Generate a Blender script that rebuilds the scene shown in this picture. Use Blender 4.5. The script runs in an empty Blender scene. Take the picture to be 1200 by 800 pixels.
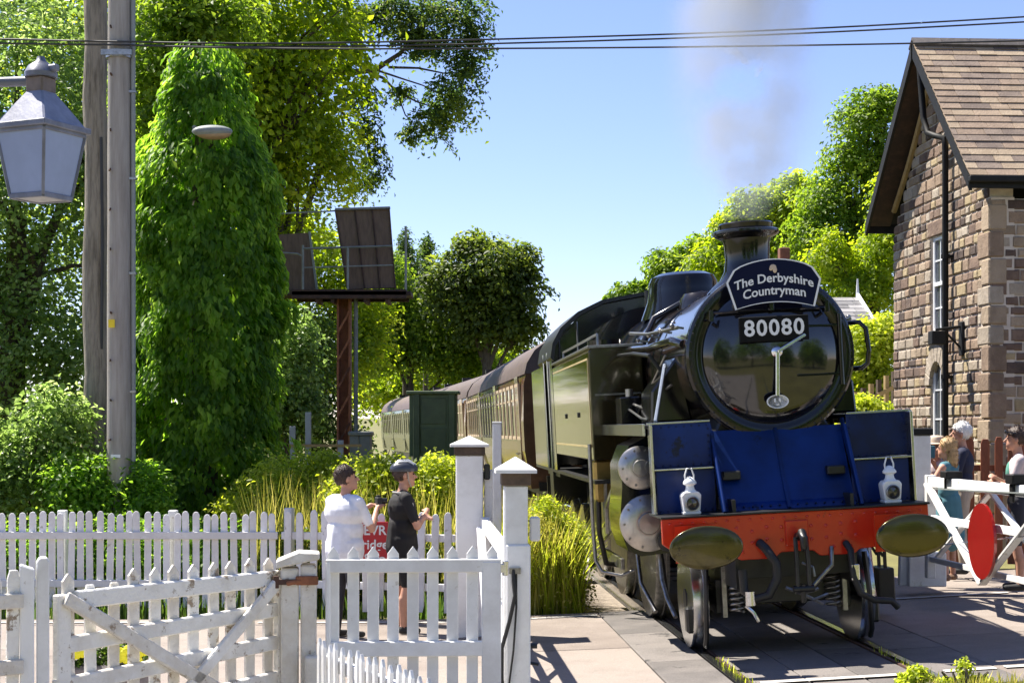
import bpy, bmesh, math, random
import numpy as np
from mathutils import Vector, Matrix, Euler
R = math.radians
random.seed(7); RNG = np.random.default_rng(11)
sc = bpy.context.scene
COL = sc.collection

# ------------------------------------------------------------------ camera, sky, sun, exposure
F, H, YH = 1900.0, 1.97, 504.5          # focal length in photo pixels, eye height above the rail, horizon row
cam_d = bpy.data.cameras.new('camera'); cam = bpy.data.objects.new('camera', cam_d); COL.objects.link(cam)
cam.location = (0, 0, H); cam.rotation_euler = (R(90), 0, 0)
cam_d.sensor_width = 36.0; cam_d.lens = 36.0 * F / 1200.0
cam_d.shift_y = (YH - 400.0) / 1200.0
cam_d.clip_start = 0.1; cam_d.clip_end = 3000
sc.camera = cam
SUN_AZ, SUN_EL = R(-54), R(57)           # azimuth measured from +Y (away from the camera), negative = to the left
sun_vec = Vector((math.sin(SUN_AZ) * math.cos(SUN_EL), math.cos(SUN_AZ) * math.cos(SUN_EL), math.sin(SUN_EL)))
world = bpy.data.worlds.new('World'); sc.world = world; world.use_nodes = True
wn = world.node_tree.nodes; wl = world.node_tree.links
sky = wn.new('ShaderNodeTexSky'); sky.sky_type = 'NISHITA'; sky.sun_disc = False
sky.sun_elevation = SUN_EL; sky.sun_rotation = SUN_AZ
sky.air_density = 1.0; sky.dust_density = 0.0; sky.ozone_density = 5.0; sky.altitude = 900
wn['Background'].inputs['Strength'].default_value = 0.074
tnt = wn.new('ShaderNodeMixRGB'); tnt.blend_type = 'MULTIPLY'; tnt.inputs[0].default_value = 1.0; tnt.inputs[2].default_value = (1.13, 0.95, 1.03, 1)   # slightly violet blue
wl.new(sky.outputs[0], tnt.inputs[1]); wl.new(tnt.outputs[0], wn['Background'].inputs['Color'])
sd = bpy.data.lights.new('sun', 'SUN'); sd.energy = 4.6; sd.angle = R(0.53); sd.color = (1.0, 0.94, 0.84)
so = bpy.data.objects.new('sun', sd); COL.objects.link(so); so.rotation_euler = (-sun_vec).to_track_quat('-Z', 'Y').to_euler()
so.location = (-20, 30, 40)
vs = sc.view_settings; vs.view_transform = 'Standard'; vs.look = 'None'; vs.gamma = 1; vs.exposure = 1.42; vs.use_curve_mapping = False
sc.cycles.max_bounces = 10; sc.cycles.diffuse_bounces = 6; sc.cycles.transmission_bounces = 8; sc.cycles.transparent_max_bounces = 8; sc.cycles.volume_bounces = 2
sc.cycles.use_denoising = True; sc.cycles.caustics_reflective = False; sc.cycles.caustics_refractive = False
sc.cycles.volume_step_rate = 2.0

# ------------------------------------------------------------------ frames of reference
TH, D0, L0, CANT = 0.0574, 13.386, 3.326, 0.054
def curve_off(b): return -0.0007 * max(0.0, b - 10.0) ** 2 - 0.0009 * min(16.0, max(0.0, b - 34.0)) ** 2 - 0.0288 * max(0.0, b - 50.0)
def W(l, b, z=0.0):                       # track frame (lateral, back from the buffers) -> world
    X, Y = L0 + l, D0 + b
    return Vector((X * math.cos(TH) - Y * math.sin(TH), Y * math.cos(TH) + X * math.sin(TH), z))
def Tr(x, y):                             # world -> lateral offset from the curved centre line, back
    X = x * math.cos(TH) + y * math.sin(TH); Y = -x * math.sin(TH) + y * math.cos(TH)
    b = Y - D0
    return X - L0 - curve_off(b), b
def ground(x, y):
    t, b = Tr(x, y); return min(0.26, max(-0.15, 0.054 * t))
def px(x, y, Z): return Vector(((x - 600) / F * Z, Z, H - (y - YH) / F * Z))
def pgx(x, Z):
    X = (x - 600) / F * Z; return Vector((X, Z, ground(X, Z)))

# ------------------------------------------------------------------ materials
MATS = {}
def mat(name, col, rough=0.6, metal=0.0, var=0.0, scale=8.0, bump=0.0, bscale=40.0, col2=None, coat=0.0, spec=0.5, detail=6.0, stretch=None, speck=0.0, patch=None):
    if name in MATS: return MATS[name]
    m = bpy.data.materials.new(name); m.use_nodes = True; MATS[name] = m
    n = m.node_tree.nodes; l = m.node_tree.links; p = n['Principled BSDF']
    p.inputs['Base Color'].default_value = (*col, 1); p.inputs['Roughness'].default_value = rough
    p.inputs['Metallic'].default_value = metal; p.inputs['Specular IOR Level'].default_value = spec
    if coat: p.inputs['Coat Weight'].default_value = coat; p.inputs['Coat Roughness'].default_value = 0.05
    m.diffuse_color = (*col, 1)
    if var or bump or col2:
        tc = n.new('ShaderNodeTexCoord'); src = tc.outputs['Object']
        if stretch:
            mp = n.new('ShaderNodeMapping'); mp.inputs['Scale'].default_value = stretch; l.new(src, mp.inputs[0]); src = mp.outputs[0]
    if var or col2:
        t = n.new('ShaderNodeTexNoise'); t.inputs['Scale'].default_value = scale; t.inputs['Detail'].default_value = detail
        t.inputs['Roughness'].default_value = 0.65; l.new(src, t.inputs['Vector'])
        oi = n.new('ShaderNodeObjectInfo')
        ad = n.new('ShaderNodeMath'); ad.operation = 'MULTIPLY_ADD'; ad.inputs[1].default_value = 0.35; ad.inputs[2].default_value = -0.175
        l.new(oi.outputs['Random'], ad.inputs[0])
        sm = n.new('ShaderNodeMath'); sm.operation = 'ADD'; l.new(t.outputs['Fac'], sm.inputs[0]); l.new(ad.outputs[0], sm.inputs[1])
        rp = n.new('ShaderNodeValToRGB'); rp.color_ramp.elements[0].position = 0.32; rp.color_ramp.elements[1].position = 0.68
        c2 = col2 or tuple(min(1, c * (1 + var)) for c in col); c1 = col if col2 else tuple(c * (1 - var) for c in col)
        rp.color_ramp.elements[0].color = (*c1, 1); rp.color_ramp.elements[1].color = (*c2, 1)
        l.new(sm.outputs[0], rp.inputs[0]); res = rp.outputs[0]
        if patch:                       # patches of worn-off paint or staining
            pc, th, psc = patch
            t3 = n.new('ShaderNodeTexNoise'); t3.inputs['Scale'].default_value = psc; t3.inputs['Detail'].default_value = 8; t3.inputs['Roughness'].default_value = 0.7
            ad3 = n.new('ShaderNodeVectorMath'); ad3.operation = 'ADD'; l.new(src, ad3.inputs[0]); l.new(oi.outputs['Location'], ad3.inputs[1]); l.new(ad3.outputs[0], t3.inputs['Vector'])
            r3 = n.new('ShaderNodeValToRGB'); r3.color_ramp.elements[0].position = th; r3.color_ramp.elements[1].position = th + 0.05; l.new(t3.outputs['Fac'], r3.inputs[0])
            mx3 = n.new('ShaderNodeMixRGB'); mx3.inputs[2].default_value = (*pc, 1); l.new(r3.outputs[0], mx3.inputs[0]); l.new(res, mx3.inputs[1]); res = mx3.outputs[0]
        if speck:
            t4 = n.new('ShaderNodeTexNoise'); t4.inputs['Scale'].default_value = 90; t4.inputs['Detail'].default_value = 3; l.new(src, t4.inputs['Vector'])
            r4 = n.new('ShaderNodeMapRange'); r4.inputs[1].default_value = .3; r4.inputs[2].default_value = .7; r4.inputs[3].default_value = 1 - speck; r4.inputs[4].default_value = 1 + speck*.6; l.new(t4.outputs['Fac'], r4.inputs[0])
            v4 = n.new('ShaderNodeVectorMath'); v4.operation = 'SCALE'; l.new(res, v4.inputs[0]); l.new(r4.outputs[0], v4.inputs['Scale']); res = v4.outputs[0]
        l.new(res, p.inputs['Base Color'])
    if bump:
        t2 = n.new('ShaderNodeTexNoise'); t2.inputs['Scale'].default_value = bscale; t2.inputs['Detail'].default_value = 4
        l.new(src, t2.inputs['Vector'])
        b = n.new('ShaderNodeBump'); b.inputs['Strength'].default_value = bump; b.inputs['Distance'].default_value = 0.02
        l.new(t2.outputs['Fac'], b.inputs['Height']); l.new(b.outputs[0], p.inputs['Normal'])
    return m

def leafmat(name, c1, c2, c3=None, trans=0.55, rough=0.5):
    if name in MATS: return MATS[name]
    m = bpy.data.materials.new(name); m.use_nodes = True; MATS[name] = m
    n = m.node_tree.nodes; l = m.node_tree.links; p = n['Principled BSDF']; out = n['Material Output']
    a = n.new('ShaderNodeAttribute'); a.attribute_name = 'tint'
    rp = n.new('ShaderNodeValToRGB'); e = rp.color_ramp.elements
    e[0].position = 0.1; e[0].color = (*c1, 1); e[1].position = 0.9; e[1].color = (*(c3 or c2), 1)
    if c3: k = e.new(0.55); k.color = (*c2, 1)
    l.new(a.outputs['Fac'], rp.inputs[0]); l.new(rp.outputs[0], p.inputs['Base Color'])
    p.inputs['Roughness'].default_value = rough; p.inputs['Specular IOR Level'].default_value = 0.35
    tr = n.new('ShaderNodeBsdfTranslucent')
    hs = n.new('ShaderNodeHueSaturation'); hs.inputs['Value'].default_value = 3.0; hs.inputs['Hue'].default_value = 0.485; hs.inputs['Saturation'].default_value = 1.05
    l.new(rp.outputs[0], hs.inputs['Color']); l.new(hs.outputs[0], tr.inputs['Color'])
    mx = n.new('ShaderNodeMixShader'); mx.inputs[0].default_value = trans
    l.new(p.outputs[0], mx.inputs[1]); l.new(tr.outputs[0], mx.inputs[2]); l.new(mx.outputs[0], out.inputs[0])
    m.diffuse_color = (*c2, 1)
    return m

M = dict(
 black=lambda: mat('loco_black', (0.006, 0.006, 0.007), 0.14, var=0.3, scale=3, coat=0.25, spec=.4, bump=0.015, bscale=6),
 dull=lambda: mat('loco_dull_black', (0.012, 0.012, 0.012), 0.4, var=0.4, scale=9, bump=0.05, bscale=30),
 boiler=lambda: mat('boiler_black', (0.012, 0.011, 0.011), 0.16, col2=(0.04, 0.026, 0.02), scale=2.5, coat=0.5, patch=((.05,.04,.033), .66, 4), bump=0.03, bscale=5),
 blue=lambda: mat('front_black_sky_tint', (0.002, 0.017, 0.1), 0.34, var=0.5, scale=2, spec=.3, bump=0.05, bscale=7, patch=((.004,.009,.03), .6, 3)),  # black gloss plates, sky reflection painted in as dark blue base
 red=lambda: mat('beam_red', (0.52, 0.016, 0.005), 0.28, col2=(0.62, 0.045, 0.007), scale=3, coat=0.3, bump=0.05, bscale=14, patch=((.2,.02,.012), .66, 5)),
 silver=lambda: mat('bright_steel', (0.62, 0.62, 0.62), 0.22, 1.0, var=0.12, scale=12, bump=0.02, bscale=30),
 steel=lambda: mat('worn_steel', (0.3, 0.29, 0.27), 0.35, 0.9, var=0.35, scale=20, bump=0.05),
 rail=lambda: mat('rail_steel', (0.55, 0.56, 0.58), 0.22, 1.0, var=0.15, scale=15),
 rust=lambda: mat('rust', (0.07, 0.026, 0.014), 0.85, col2=(0.3, 0.115, 0.055), scale=6, bump=0.3, bscale=30),
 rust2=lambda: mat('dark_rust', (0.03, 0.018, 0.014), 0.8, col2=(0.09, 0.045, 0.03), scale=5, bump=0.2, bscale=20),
 buffer=lambda: mat('greasy_buffer', (0.05, 0.042, 0.014), 0.2, 0.55, col2=(0.1, 0.082, 0.02), scale=4, coat=0.3, bump=0.06, bscale=9, patch=((.02,.016,.008), .6, 6)),
 cyl=lambda: mat('cylinder_cover', (0.48, 0.46, 0.43), 0.3, 0.85, var=0.2, scale=5, bump=0.03, bscale=10),
 maroon=lambda: mat('coach_maroon', (0.12, 0.058, 0.03), 0.25, var=0.25, scale=4, coat=0.4, bump=0.02, bscale=5),
 green_coach=lambda: mat('coach_green', (0.035, 0.05, 0.02), 0.25, var=0.25, scale=4, coat=0.4),
 cream=lambda: mat('cream_paint', (0.55, 0.42, 0.3), 0.4, var=0.15),
 roofgrey=lambda: mat('coach_roof', (0.085, 0.058, 0.05), 0.6, var=0.3, scale=4),
 glass=lambda: mat('dark_glass', (0.012, 0.014, 0.016), 0.04, spec=0.8),
 white=lambda: mat('white_paint', (0.68, 0.67, 0.65), 0.5, col2=(0.84, 0.84, 0.83), scale=5, bump=0.08, bscale=50, patch=((.54,.5,.44), .63, 8)),
 oldwhite=lambda: mat('weathered_white', (0.62, 0.57, 0.49), 0.65, col2=(0.84, 0.82, 0.77), scale=5, bump=0.4, bscale=40, patch=((.3,.23,.16), .585, 7)),
 fencewhite=lambda: mat('fence_white', (0.66, 0.65, 0.64), 0.55, col2=(0.84, 0.84, 0.84), scale=4, bump=0.15, bscale=40, patch=((.46,.42,.37), .62, 9)),
 lampwhite=lambda: mat('lamp_white', (0.78, 0.78, 0.76), 0.35, var=0.06, scale=14),
 dark_cap=lambda: mat('necking_brown_wood', (0.09, 0.06, 0.04), 0.7, var=0.4, scale=10),  # brown bands below the post caps
 concrete=lambda: mat('road_concrete', (0.2, 0.163, 0.137), 0.85, col2=(0.29, 0.243, 0.207), scale=1.6, bump=0.25, bscale=60, detail=12, speck=.25, patch=((.13,.115,.1), .63, 1.1)),
 asphalt=lambda: mat('crossing_panel', (0.11, 0.098, 0.09), 0.75, col2=(0.19, 0.168, 0.152), scale=2, bump=0.3, bscale=50, speck=.25, patch=((.045,.04,.037), .6, 2.2)),
 paint=lambda: mat('road_line', (0.75, 0.74, 0.7), 0.7, col2=(0.5, 0.47, 0.43), scale=9),
 earth=lambda: mat('earth_grass', (0.09, 0.085, 0.03), 0.95, col2=(0.17, 0.16, 0.05), scale=0.7, bump=0.6, bscale=12, detail=10),
 ballast=lambda: mat('ballast', (0.16, 0.13, 0.11), 0.9, col2=(0.3, 0.25, 0.2), scale=14, bump=0.9, bscale=30),
 sleeper=lambda: mat('sleeper_wood', (0.07, 0.05, 0.035), 0.9, var=0.4, scale=10, bump=0.3),
 mortar=lambda: mat('mortar', (0.62, 0.54, 0.45), 0.9, var=0.15, scale=9, bump=0.3, bscale=60),
 ridge=lambda: mat('ridge_tile', (0.07, 0.06, 0.055), 0.7, var=0.4, scale=10, bump=0.2),
 blackpaint=lambda: mat('black_paint', (0.012, 0.012, 0.012), 0.6, spec=.25, var=0.3, scale=10),
 winwhite=lambda: mat('window_white', (0.74, 0.75, 0.77), 0.4, var=0.06),
 winglass=lambda: mat('window_glass', (0.05, 0.06, 0.07), 0.05, spec=0.9),
 barge=lambda: mat('ochre_board', (0.34, 0.24, 0.11), 0.7, var=0.2, scale=8),
 brownfence=lambda: mat('brown_stain', (0.2, 0.055, 0.022), 0.65, var=0.35, scale=7, bump=0.15, stretch=(6, 6, 1)),
 polewood=lambda: mat('pole_wood', (0.24, 0.21, 0.18), 0.85, col2=(0.38, 0.35, 0.31), scale=3, bump=0.35, bscale=30, stretch=(6, 6, .5)),
 polebark=lambda: mat('pole_rough_wood', (0.05, 0.042, 0.03), 0.95, col2=(0.27, 0.24, 0.19), scale=4, bump=1.0, bscale=9, stretch=(5, 5, .6)),
 bark=lambda: mat('bark', (0.05, 0.04, 0.03), 0.95, col2=(0.12, 0.1, 0.075), scale=6, bump=0.7, bscale=14, stretch=(4, 4, .7)),
 wire=lambda: mat('wire_black', (0.03, 0.03, 0.03), 0.5),
 lampblue=lambda: mat('lantern_frame', (0.2, 0.21, 0.28), 0.4, var=0.3, scale=9, bump=0.1, bscale=18),
 lampglass=lambda: mat('lantern_glass', (0.27, 0.34, 0.58), 0.25, var=0.08, scale=4, spec=0.6),
 cabgreen=lambda: mat('cabinet_green', (0.06, 0.09, 0.035), 0.45, var=0.25, scale=5, bump=0.05),
 cabgrey=lambda: mat('cabinet_grey', (0.2, 0.22, 0.21), 0.6, var=0.25, scale=5, bump=0.1),
 board=lambda: mat('board_brown', (0.085, 0.055, 0.036), 0.7, col2=(0.15, 0.1, 0.068), scale=3, bump=0.1, stretch=(5, 5, 1)),
 sign=lambda: mat('sign_red', (0.5, 0.02, 0.03), 0.4, var=0.08),
 disc=lambda: mat('disc_red', (0.25, 0.006, 0.005), 0.28, var=0.12, scale=3, coat=0.3),
 letter=lambda: mat('letter_white', (0.8, 0.8, 0.8), 0.5),
 navyb=lambda: mat('headboard_navy', (0.004, 0.006, 0.03), 0.4, spec=.15),
 rubber=lambda: mat('rubber', (0.012, 0.012, 0.012), 0.55, var=0.3),
 lens=lambda: mat('lamp_lens', (0.05, 0.045, 0.04), 0.05, spec=0.9),
 yellow=lambda: mat('yellow_plate', (0.8, 0.6, 0.02), 0.5),
 stonegrey=lambda: mat('trough_stone', (0.2, 0.18, 0.19), 0.9, var=0.3, scale=9, bump=0.4),
 brick=lambda: mat('chimney_brick', (0.22, 0.09, 0.055), 0.9, var=0.3, scale=9, bump=0.3),
)
def m_(k): return M[k]() if k in M else MATS[k]

# ------------------------------------------------------------------ mesh builder
class MB:
    def __init__(s): s.v = []; s.f = []
    def add(s, vs, fs, mtx=None):
        o = len(s.v)
        for p in vs: s.v.append(tuple(mtx @ Vector(p)) if mtx is not None else tuple(p))
        for f in fs: s.f.append(tuple(o + i for i in f))
        return s
    def box(s, x0, x1, y0, y1, z0, z1, mtx=None):
        v = [(x0,y0,z0),(x1,y0,z0),(x1,y1,z0),(x0,y1,z0),(x0,y0,z1),(x1,y0,z1),(x1,y1,z1),(x0,y1,z1)]
        return s.add(v, [(0,3,2,1),(4,5,6,7),(0,1,5,4),(1,2,6,5),(2,3,7,6),(3,0,4,7)], mtx)
    def prism(s, pts, a, b, axis='y', mtx=None):     # polygon pts in the two other axes, extruded a..b
        n = len(pts)
        def mk(p, t):
            return (p[0], t, p[1]) if axis == 'y' else ((t, p[0], p[1]) if axis == 'x' else (p[0], p[1], t))
        v = [mk(p, a) for p in pts] + [mk(p, b) for p in pts]
        f = [tuple(range(n)), tuple(range(2*n-1, n-1, -1))] + [(i, i+n, (i+1) % n + n, (i+1) % n) for i in range(n)]
        return s.add(v, f, mtx)
    def bar(s, p0, p1, w, t, up=(0,0,1)):            # rectangular bar between two points
        p0, p1 = Vector(p0), Vector(p1); d = (p1 - p0); L = d.length; d.normalize()
        u = Vector(up); sx = d.cross(u)
        if sx.length < 1e-4: sx = d.cross(Vector((1,0,0)))
        sx.normalize(); sz = sx.cross(d)
        m = Matrix((( *sx, 0), (*d, 0), (*sz, 0), (0,0,0,1))).transposed(); m.translation = p0
        return s.box(-w/2, w/2, 0, L, -t/2, t/2, m)
    def cyl(s, p0, p1, r0, r1=None, n=16, caps=True):
        return s.tube([p0, p1], [r0, r0 if r1 is None else r1], n, caps)
    def tube(s, path, rad, n=8, caps=True, sx=1.0):
        path = [Vector(p) for p in path]; k = len(path)
        if not hasattr(rad, '__len__'): rad = [rad] * k
        v = []; f = []; ref = None
        for i, p in enumerate(path):
            d = (path[min(i+1, k-1)] - path[max(i-1, 0)]).normalized()
            if ref is None: ref = Vector((0,0,1)) if abs(d.z) < 0.9 else Vector((1,0,0))
            a = d.cross(ref).normalized(); b = a.cross(d).normalized(); ref = b
            for j in range(n):
                t = 2*math.pi*j/n; v.append(p + (a*math.cos(t)*sx + b*math.sin(t))*rad[i])
        for i in range(k-1):
            for j in range(n):
                f.append((i*n+j, i*n+(j+1) % n, (i+1)*n+(j+1) % n, (i+1)*n+j))
        if caps: f.append(tuple(range(n-1, -1, -1))); f.append(tuple((k-1)*n+j for j in range(n)))
        return s.add(v, f)
    def lathe(s, prof, n=32, mtx=None, sx=1.0, sy=1.0, arc=2*math.pi):    # prof (r, z) around z
        v = []; f = []; k = len(prof); full = abs(arc - 2*math.pi) < 1e-6; m = n if full else n+1
        for r, z in prof:
            for j in range(m):
                t = arc*j/n; v.append((r*math.cos(t)*sx, r*math.sin(t)*sy, z))
        for i in range(k-1):
            for j in range(n):
                j2 = (j+1) % m
                f.append((i*m+j, i*m+j2, (i+1)*m+j2, (i+1)*m+j))
        if prof[0][0] > 1e-5 and full: f.append(tuple(range(m-1, -1, -1)))
        if prof[-1][0] > 1e-5 and full: f.append(tuple((k-1)*m+j for j in range(m)))
        return s.add(v, f, mtx)
    def ball(s, c, rx, ry=None, rz=None, n=16, mtx=None):
        ry = ry or rx; rz = rz or rx; k = max(6, n//2)
        m = Matrix.Translation(c) @ (mtx or Matrix()) @ Matrix.Diagonal((rx, ry, rz, 1))
        return s.lathe([(max(1e-6, math.sin(math.pi*i/k)), -math.cos(math.pi*i/k)) for i in range(k+1)], n, m)
    def mesh(s, name, smooth=None):
        me = bpy.data.meshes.new(name); me.from_pydata([tuple(p) for p in s.v], [], s.f); me.update()
        bm = bmesh.new(); bm.from_mesh(me); bmesh.ops.recalc_face_normals(bm, faces=bm.faces); bm.to_mesh(me); bm.free()
        if smooth is not None:
            me.polygons.foreach_set('use_smooth', [True]*len(me.polygons)); me.set_sharp_from_angle(angle=R(smooth))
        return me
    def build(s, name, material, parent=None, smooth=None, bevel=0.0, loc=None, rot=None, seg=1):
        me = s.mesh(name, smooth)
        return place(name, me, material, parent, loc, rot, bevel, seg)

def place(name, me, material=None, parent=None, loc=None, rot=None, bevel=0.0, seg=1):
    o = bpy.data.objects.new(name, me); COL.objects.link(o)
    if material is not None:
        mm = m_(material) if isinstance(material, str) else material
        if not me.materials: me.materials.append(mm)
        elif me.materials[0] != mm: o.material_slots[0].link = 'OBJECT'; o.material_slots[0].material = mm
    if parent: o.parent = parent
    if loc is not None: o.location = loc
    if rot is not None: o.rotation_euler = rot
    if bevel:
        b = o.modifiers.new('bevel', 'BEVEL'); b.width = bevel; b.segments = seg; b.limit_method = 'ANGLE'; b.angle_limit = R(35)
    return o
def tag(o, label=None, cat=None, group=None, kind=None):
    if label: o['label'] = label
    if cat: o['category'] = cat
    if group: o['group'] = group
    if kind: o['kind'] = kind
    return o
def thing(name, label, cat, loc=(0,0,0), rz=0.0, group=None):
    o = bpy.data.objects.new(name, None); COL.objects.link(o); o.location = loc; o.rotation_euler = (0, 0, rz); o.empty_display_size = 0.2
    return tag(o, label, cat, group)
def RotTo(axis):       # matrix taking +z to axis
    return Vector(axis).to_track_quat('Z', 'Y').to_matrix().to_4x4()
AX_FRONT = Matrix.Rotation(R(90), 4, 'X')            # lathe axis z -> -y (towards the viewer of a loco front)

def text_mesh(txt, size, depth=0.004, align='CENTER', bold=0.0, spacing=1.0):
    cu = bpy.data.curves.new('lettering', 'FONT'); cu.body = txt; cu.size = size; cu.extrude = depth/2; cu.align_x = align; cu.align_y = 'CENTER'
    cu.offset = bold; cu.space_character = spacing; cu.resolution_u = 3
    o = bpy.data.objects.new('lettering', cu); COL.objects.link(o)
    bpy.context.view_layer.update()
    me = bpy.data.meshes.new_from_object(o.evaluated_get(bpy.context.evaluated_depsgraph_get()))
    bpy.data.objects.remove(o); me.materials.clear()
    # text lies in XY facing +Z; turn it to face -Y
    me.transform(Matrix.Rotation(R(90), 4, 'X'))
    return me
# ------------------------------------------------------------------ ground, track, road
def axis_lines(lo, hi, step, far):
    a = list(np.arange(lo, hi + 1e-6, step)); e = step
    x = lo; left = []
    while x > -far: e *= 1.5; x -= e; left.append(x)
    e = step; x = hi; right = []
    while x < far: e *= 1.5; x += e; right.append(x)
    return np.array(left[::-1] + a + right)
def make_ground():
    xs = axis_lines(-16, 18, 0.8, 900); ys = axis_lines(4, 100, 1.2, 900)
    v = []; nx = len(xs)
    for y in ys:
        for x in xs:
            z = ground(x, y) - 0.06
            t, b = Tr(x, y)
            if b > 4.4: z -= 0.0 if abs(t) > 2.2 else 0.16
            if abs(t) > 14 and y > 25: z += min(6, (abs(t) - 14) * 0.05)
            v.append((x, y, z))
    f = [(j*nx+i, j*nx+i+1, (j+1)*nx+i+1, (j+1)*nx+i) for j in range(len(ys)-1) for i in range(nx-1)]
    m = MB(); m.v = v; m.f = f
    o = m.build('ground', 'earth', smooth=60); tag(o, 'dry grassy earth around the level crossing', 'ground', kind='structure')
make_ground()

ROAD_Y0, ROAD_Y1 = 12.35, 18.25
road = thing('road', 'pale concrete road surface over the level crossing', 'road'); road['kind'] = 'structure'
def tx(t, y):                                     # world x of lateral offset t on the row y
    return (t + L0 - y * math.sin(TH)) / math.cos(TH)
def slab(t0, t1, y0, y1, key, name='slab', dz=0.0, gap=0.006):
    m = MB(); n = max(1, int(abs(t1 - t0) / 1.0)); vs = []
    for k in range(n + 1):
        t = t0 + gap + (t1 - t0 - 2*gap) * k / n
        for y in (y0 + gap, y1 - gap):
            x = tx(t, y); z = min(0.26, max(-0.15, 0.054*t)) + dz
            vs += [(x, y, z), (x, y, z - 0.14)]
    fs = []
    for k in range(n):
        a = 4*k; b = a + 4
        fs += [(a, b, b+2, a+2), (a+1, a+3, b+3, b+1), (a, a+1, b+1, b), (a+2, b+2, b+3, a+3)]
    fs += [(0, 2, 3, 1), (4*n, 4*n+1, 4*n+3, 4*n+2)]
    m.add(vs, fs); return m.build(name, key, road, bevel=0.006)
lt = [-16, -12.2, -8.4, -5.2, -3.2, -1.32]
for i in range(5):
    for y0, y1 in ((ROAD_Y0, 15.3), (15.3, ROAD_Y1)): slab(lt[i], lt[i+1], y0, y1, 'concrete', dz=random.uniform(-0.004, 0.004))
rt = [1.32, 3.3, 5.6, 8.2, 12, 16]
for i in range(5):
    for y0, y1 in ((ROAD_Y0, 15.0), (15.0, 20.4)): slab(rt[i], rt[i+1], y0, y1, 'concrete', dz=random.uniform(-0.004, 0.004))
for t0, t1 in ((-1.32, -0.80), (0.80, 1.32)):
    for y0, y1 in ((ROAD_Y0, 14.3), (14.3, 16.3), (16.3, ROAD_Y1)): slab(t0, t1, y0, y1, 'asphalt', 'crossing_panel')
for t0, t1 in ((-0.655, -0.22), (-0.22, 0.22), (0.22, 0.655)):
    for y0, y1 in ((ROAD_Y0, 14.6), (14.6, 16.4), (16.4, ROAD_Y1)): slab(t0, t1, y0, y1, 'asphalt', 'crossing_panel', dz=-0.008)
# painted lines across the crossing (edge lines of the road)
def line(t0, t1, y0, y1, w=0.09):
    m = MB(); vs = []; n = 12
    for k in range(n + 1):
        t = t0 + (t1 - t0)*k/n; y = y0 + (y1 - y0)*k/n
        z = min(0.26, max(-0.15, 0.054*t)) + 0.009
        vs += [(tx(t, y), y, z), (tx(t, y), y + w, z)]
    m.add(vs, [(2*k, 2*k+2, 2*k+3, 2*k+1) for k in range(n)]); m.build('painted_line', 'paint', road)
line(-0.62, 0.62, 12.82, 12.86, 0.1); line(0.86, 1.28, 12.9, 12.93, 0.1); line(1.36, 6.5, 12.95, 13.1, 0.1)
line(-5.1, -1.36, 17.85, 17.9); line(1.36, 3.2, 17.9, 17.95); line(-15, -5.3, 17.85, 17.85)

m = MB(); vs = []; xs_ = np.linspace(-14, 2.7, 12); ys_ = np.linspace(1.5, ROAD_Y0 - .01, 5)  # near-side footway added for neutral bounce light, paler than tarmac
for y in ys_:
    for x in xs_: vs.append((x, y, ground(x, y) - .012))
m.add(vs, [(j*12+i, j*12+i+1, (j+1)*12+i+1, (j+1)*12+i) for j in range(4) for i in range(11)])
tag(m.build('pavement', mat('pavement_tarmac', (.2, .18, .165), .9, col2=(.29, .265, .245), scale=2, bump=.3, bscale=70, speck=.25)), 'tarmac footway on the near side of the crossing, paled for bounce light', 'pavement', kind='structure')
track = thing('railway_track', 'steel railway track on ballast running through the crossing', 'track'); track['kind'] = 'structure'
def rail_mesh(off):
    prof = [(-.036, 0), (.036, 0), (.036, -.045), (.01, -.055), (.01, -.125), (.07, -.145), (.07, -.16), (-.07, -.16), (-.07, -.145), (-.01, -.125), (-.01, -.055), (-.036, -.045)]
    m = MB(); n = len(prof); bs = [-10 + 3*i for i in range(36)]
    vs = []
    for b in bs:
        l = off + curve_off(b)
        for u, z in prof:
            vs.append(W(l + u, b, off*CANT + z + 0.004))
    fs = [(i*n+j, i*n+(j+1) % n, (i+1)*n+(j+1) % n, (i+1)*n+j) for i in range(len(bs)-1) for j in range(n)]
    m.add(vs, fs); return m
for s in (-1, 1): rail_mesh(s*0.755).build('rail', 'rail', track)
for s in (-1, 1):                                   # inner check rails beside the flangeways
    m = MB(); m.bar(W(s*0.675, -1.2, s*0.036 - 0.03), W(s*0.675, 4.75, s*0.036 - 0.03), 0.03, 0.06); m.build('check_rail', 'rust2', track)
m = MB(); vs = []
bs = [4.9 + 2*i for i in range(45)]
for b in bs:
    for t, z in ((-2.1, -.34), (-1.5, -.2), (1.5, -.1), (2.1, -.14)): vs.append(W(t + curve_off(b), b, z))
m.add(vs, [(4*i+j, 4*i+j+1, 4*i+j+5, 4*i+j+4) for i in range(len(bs)-1) for j in range(3)]); tag(m.build('ballast', 'ballast', track), kind='stuff')
sl = MB().box(-1.3, 1.3, -.125, .125, -.2, -.155).mesh('sleeper')
for i in range(40):
    b = 5.1 + 0.7*i; o = place('sleeper', sl, 'sleeper', track, W(curve_off(b), b, 0)); o.rotation_euler = (0, -CANT, TH)

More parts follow.
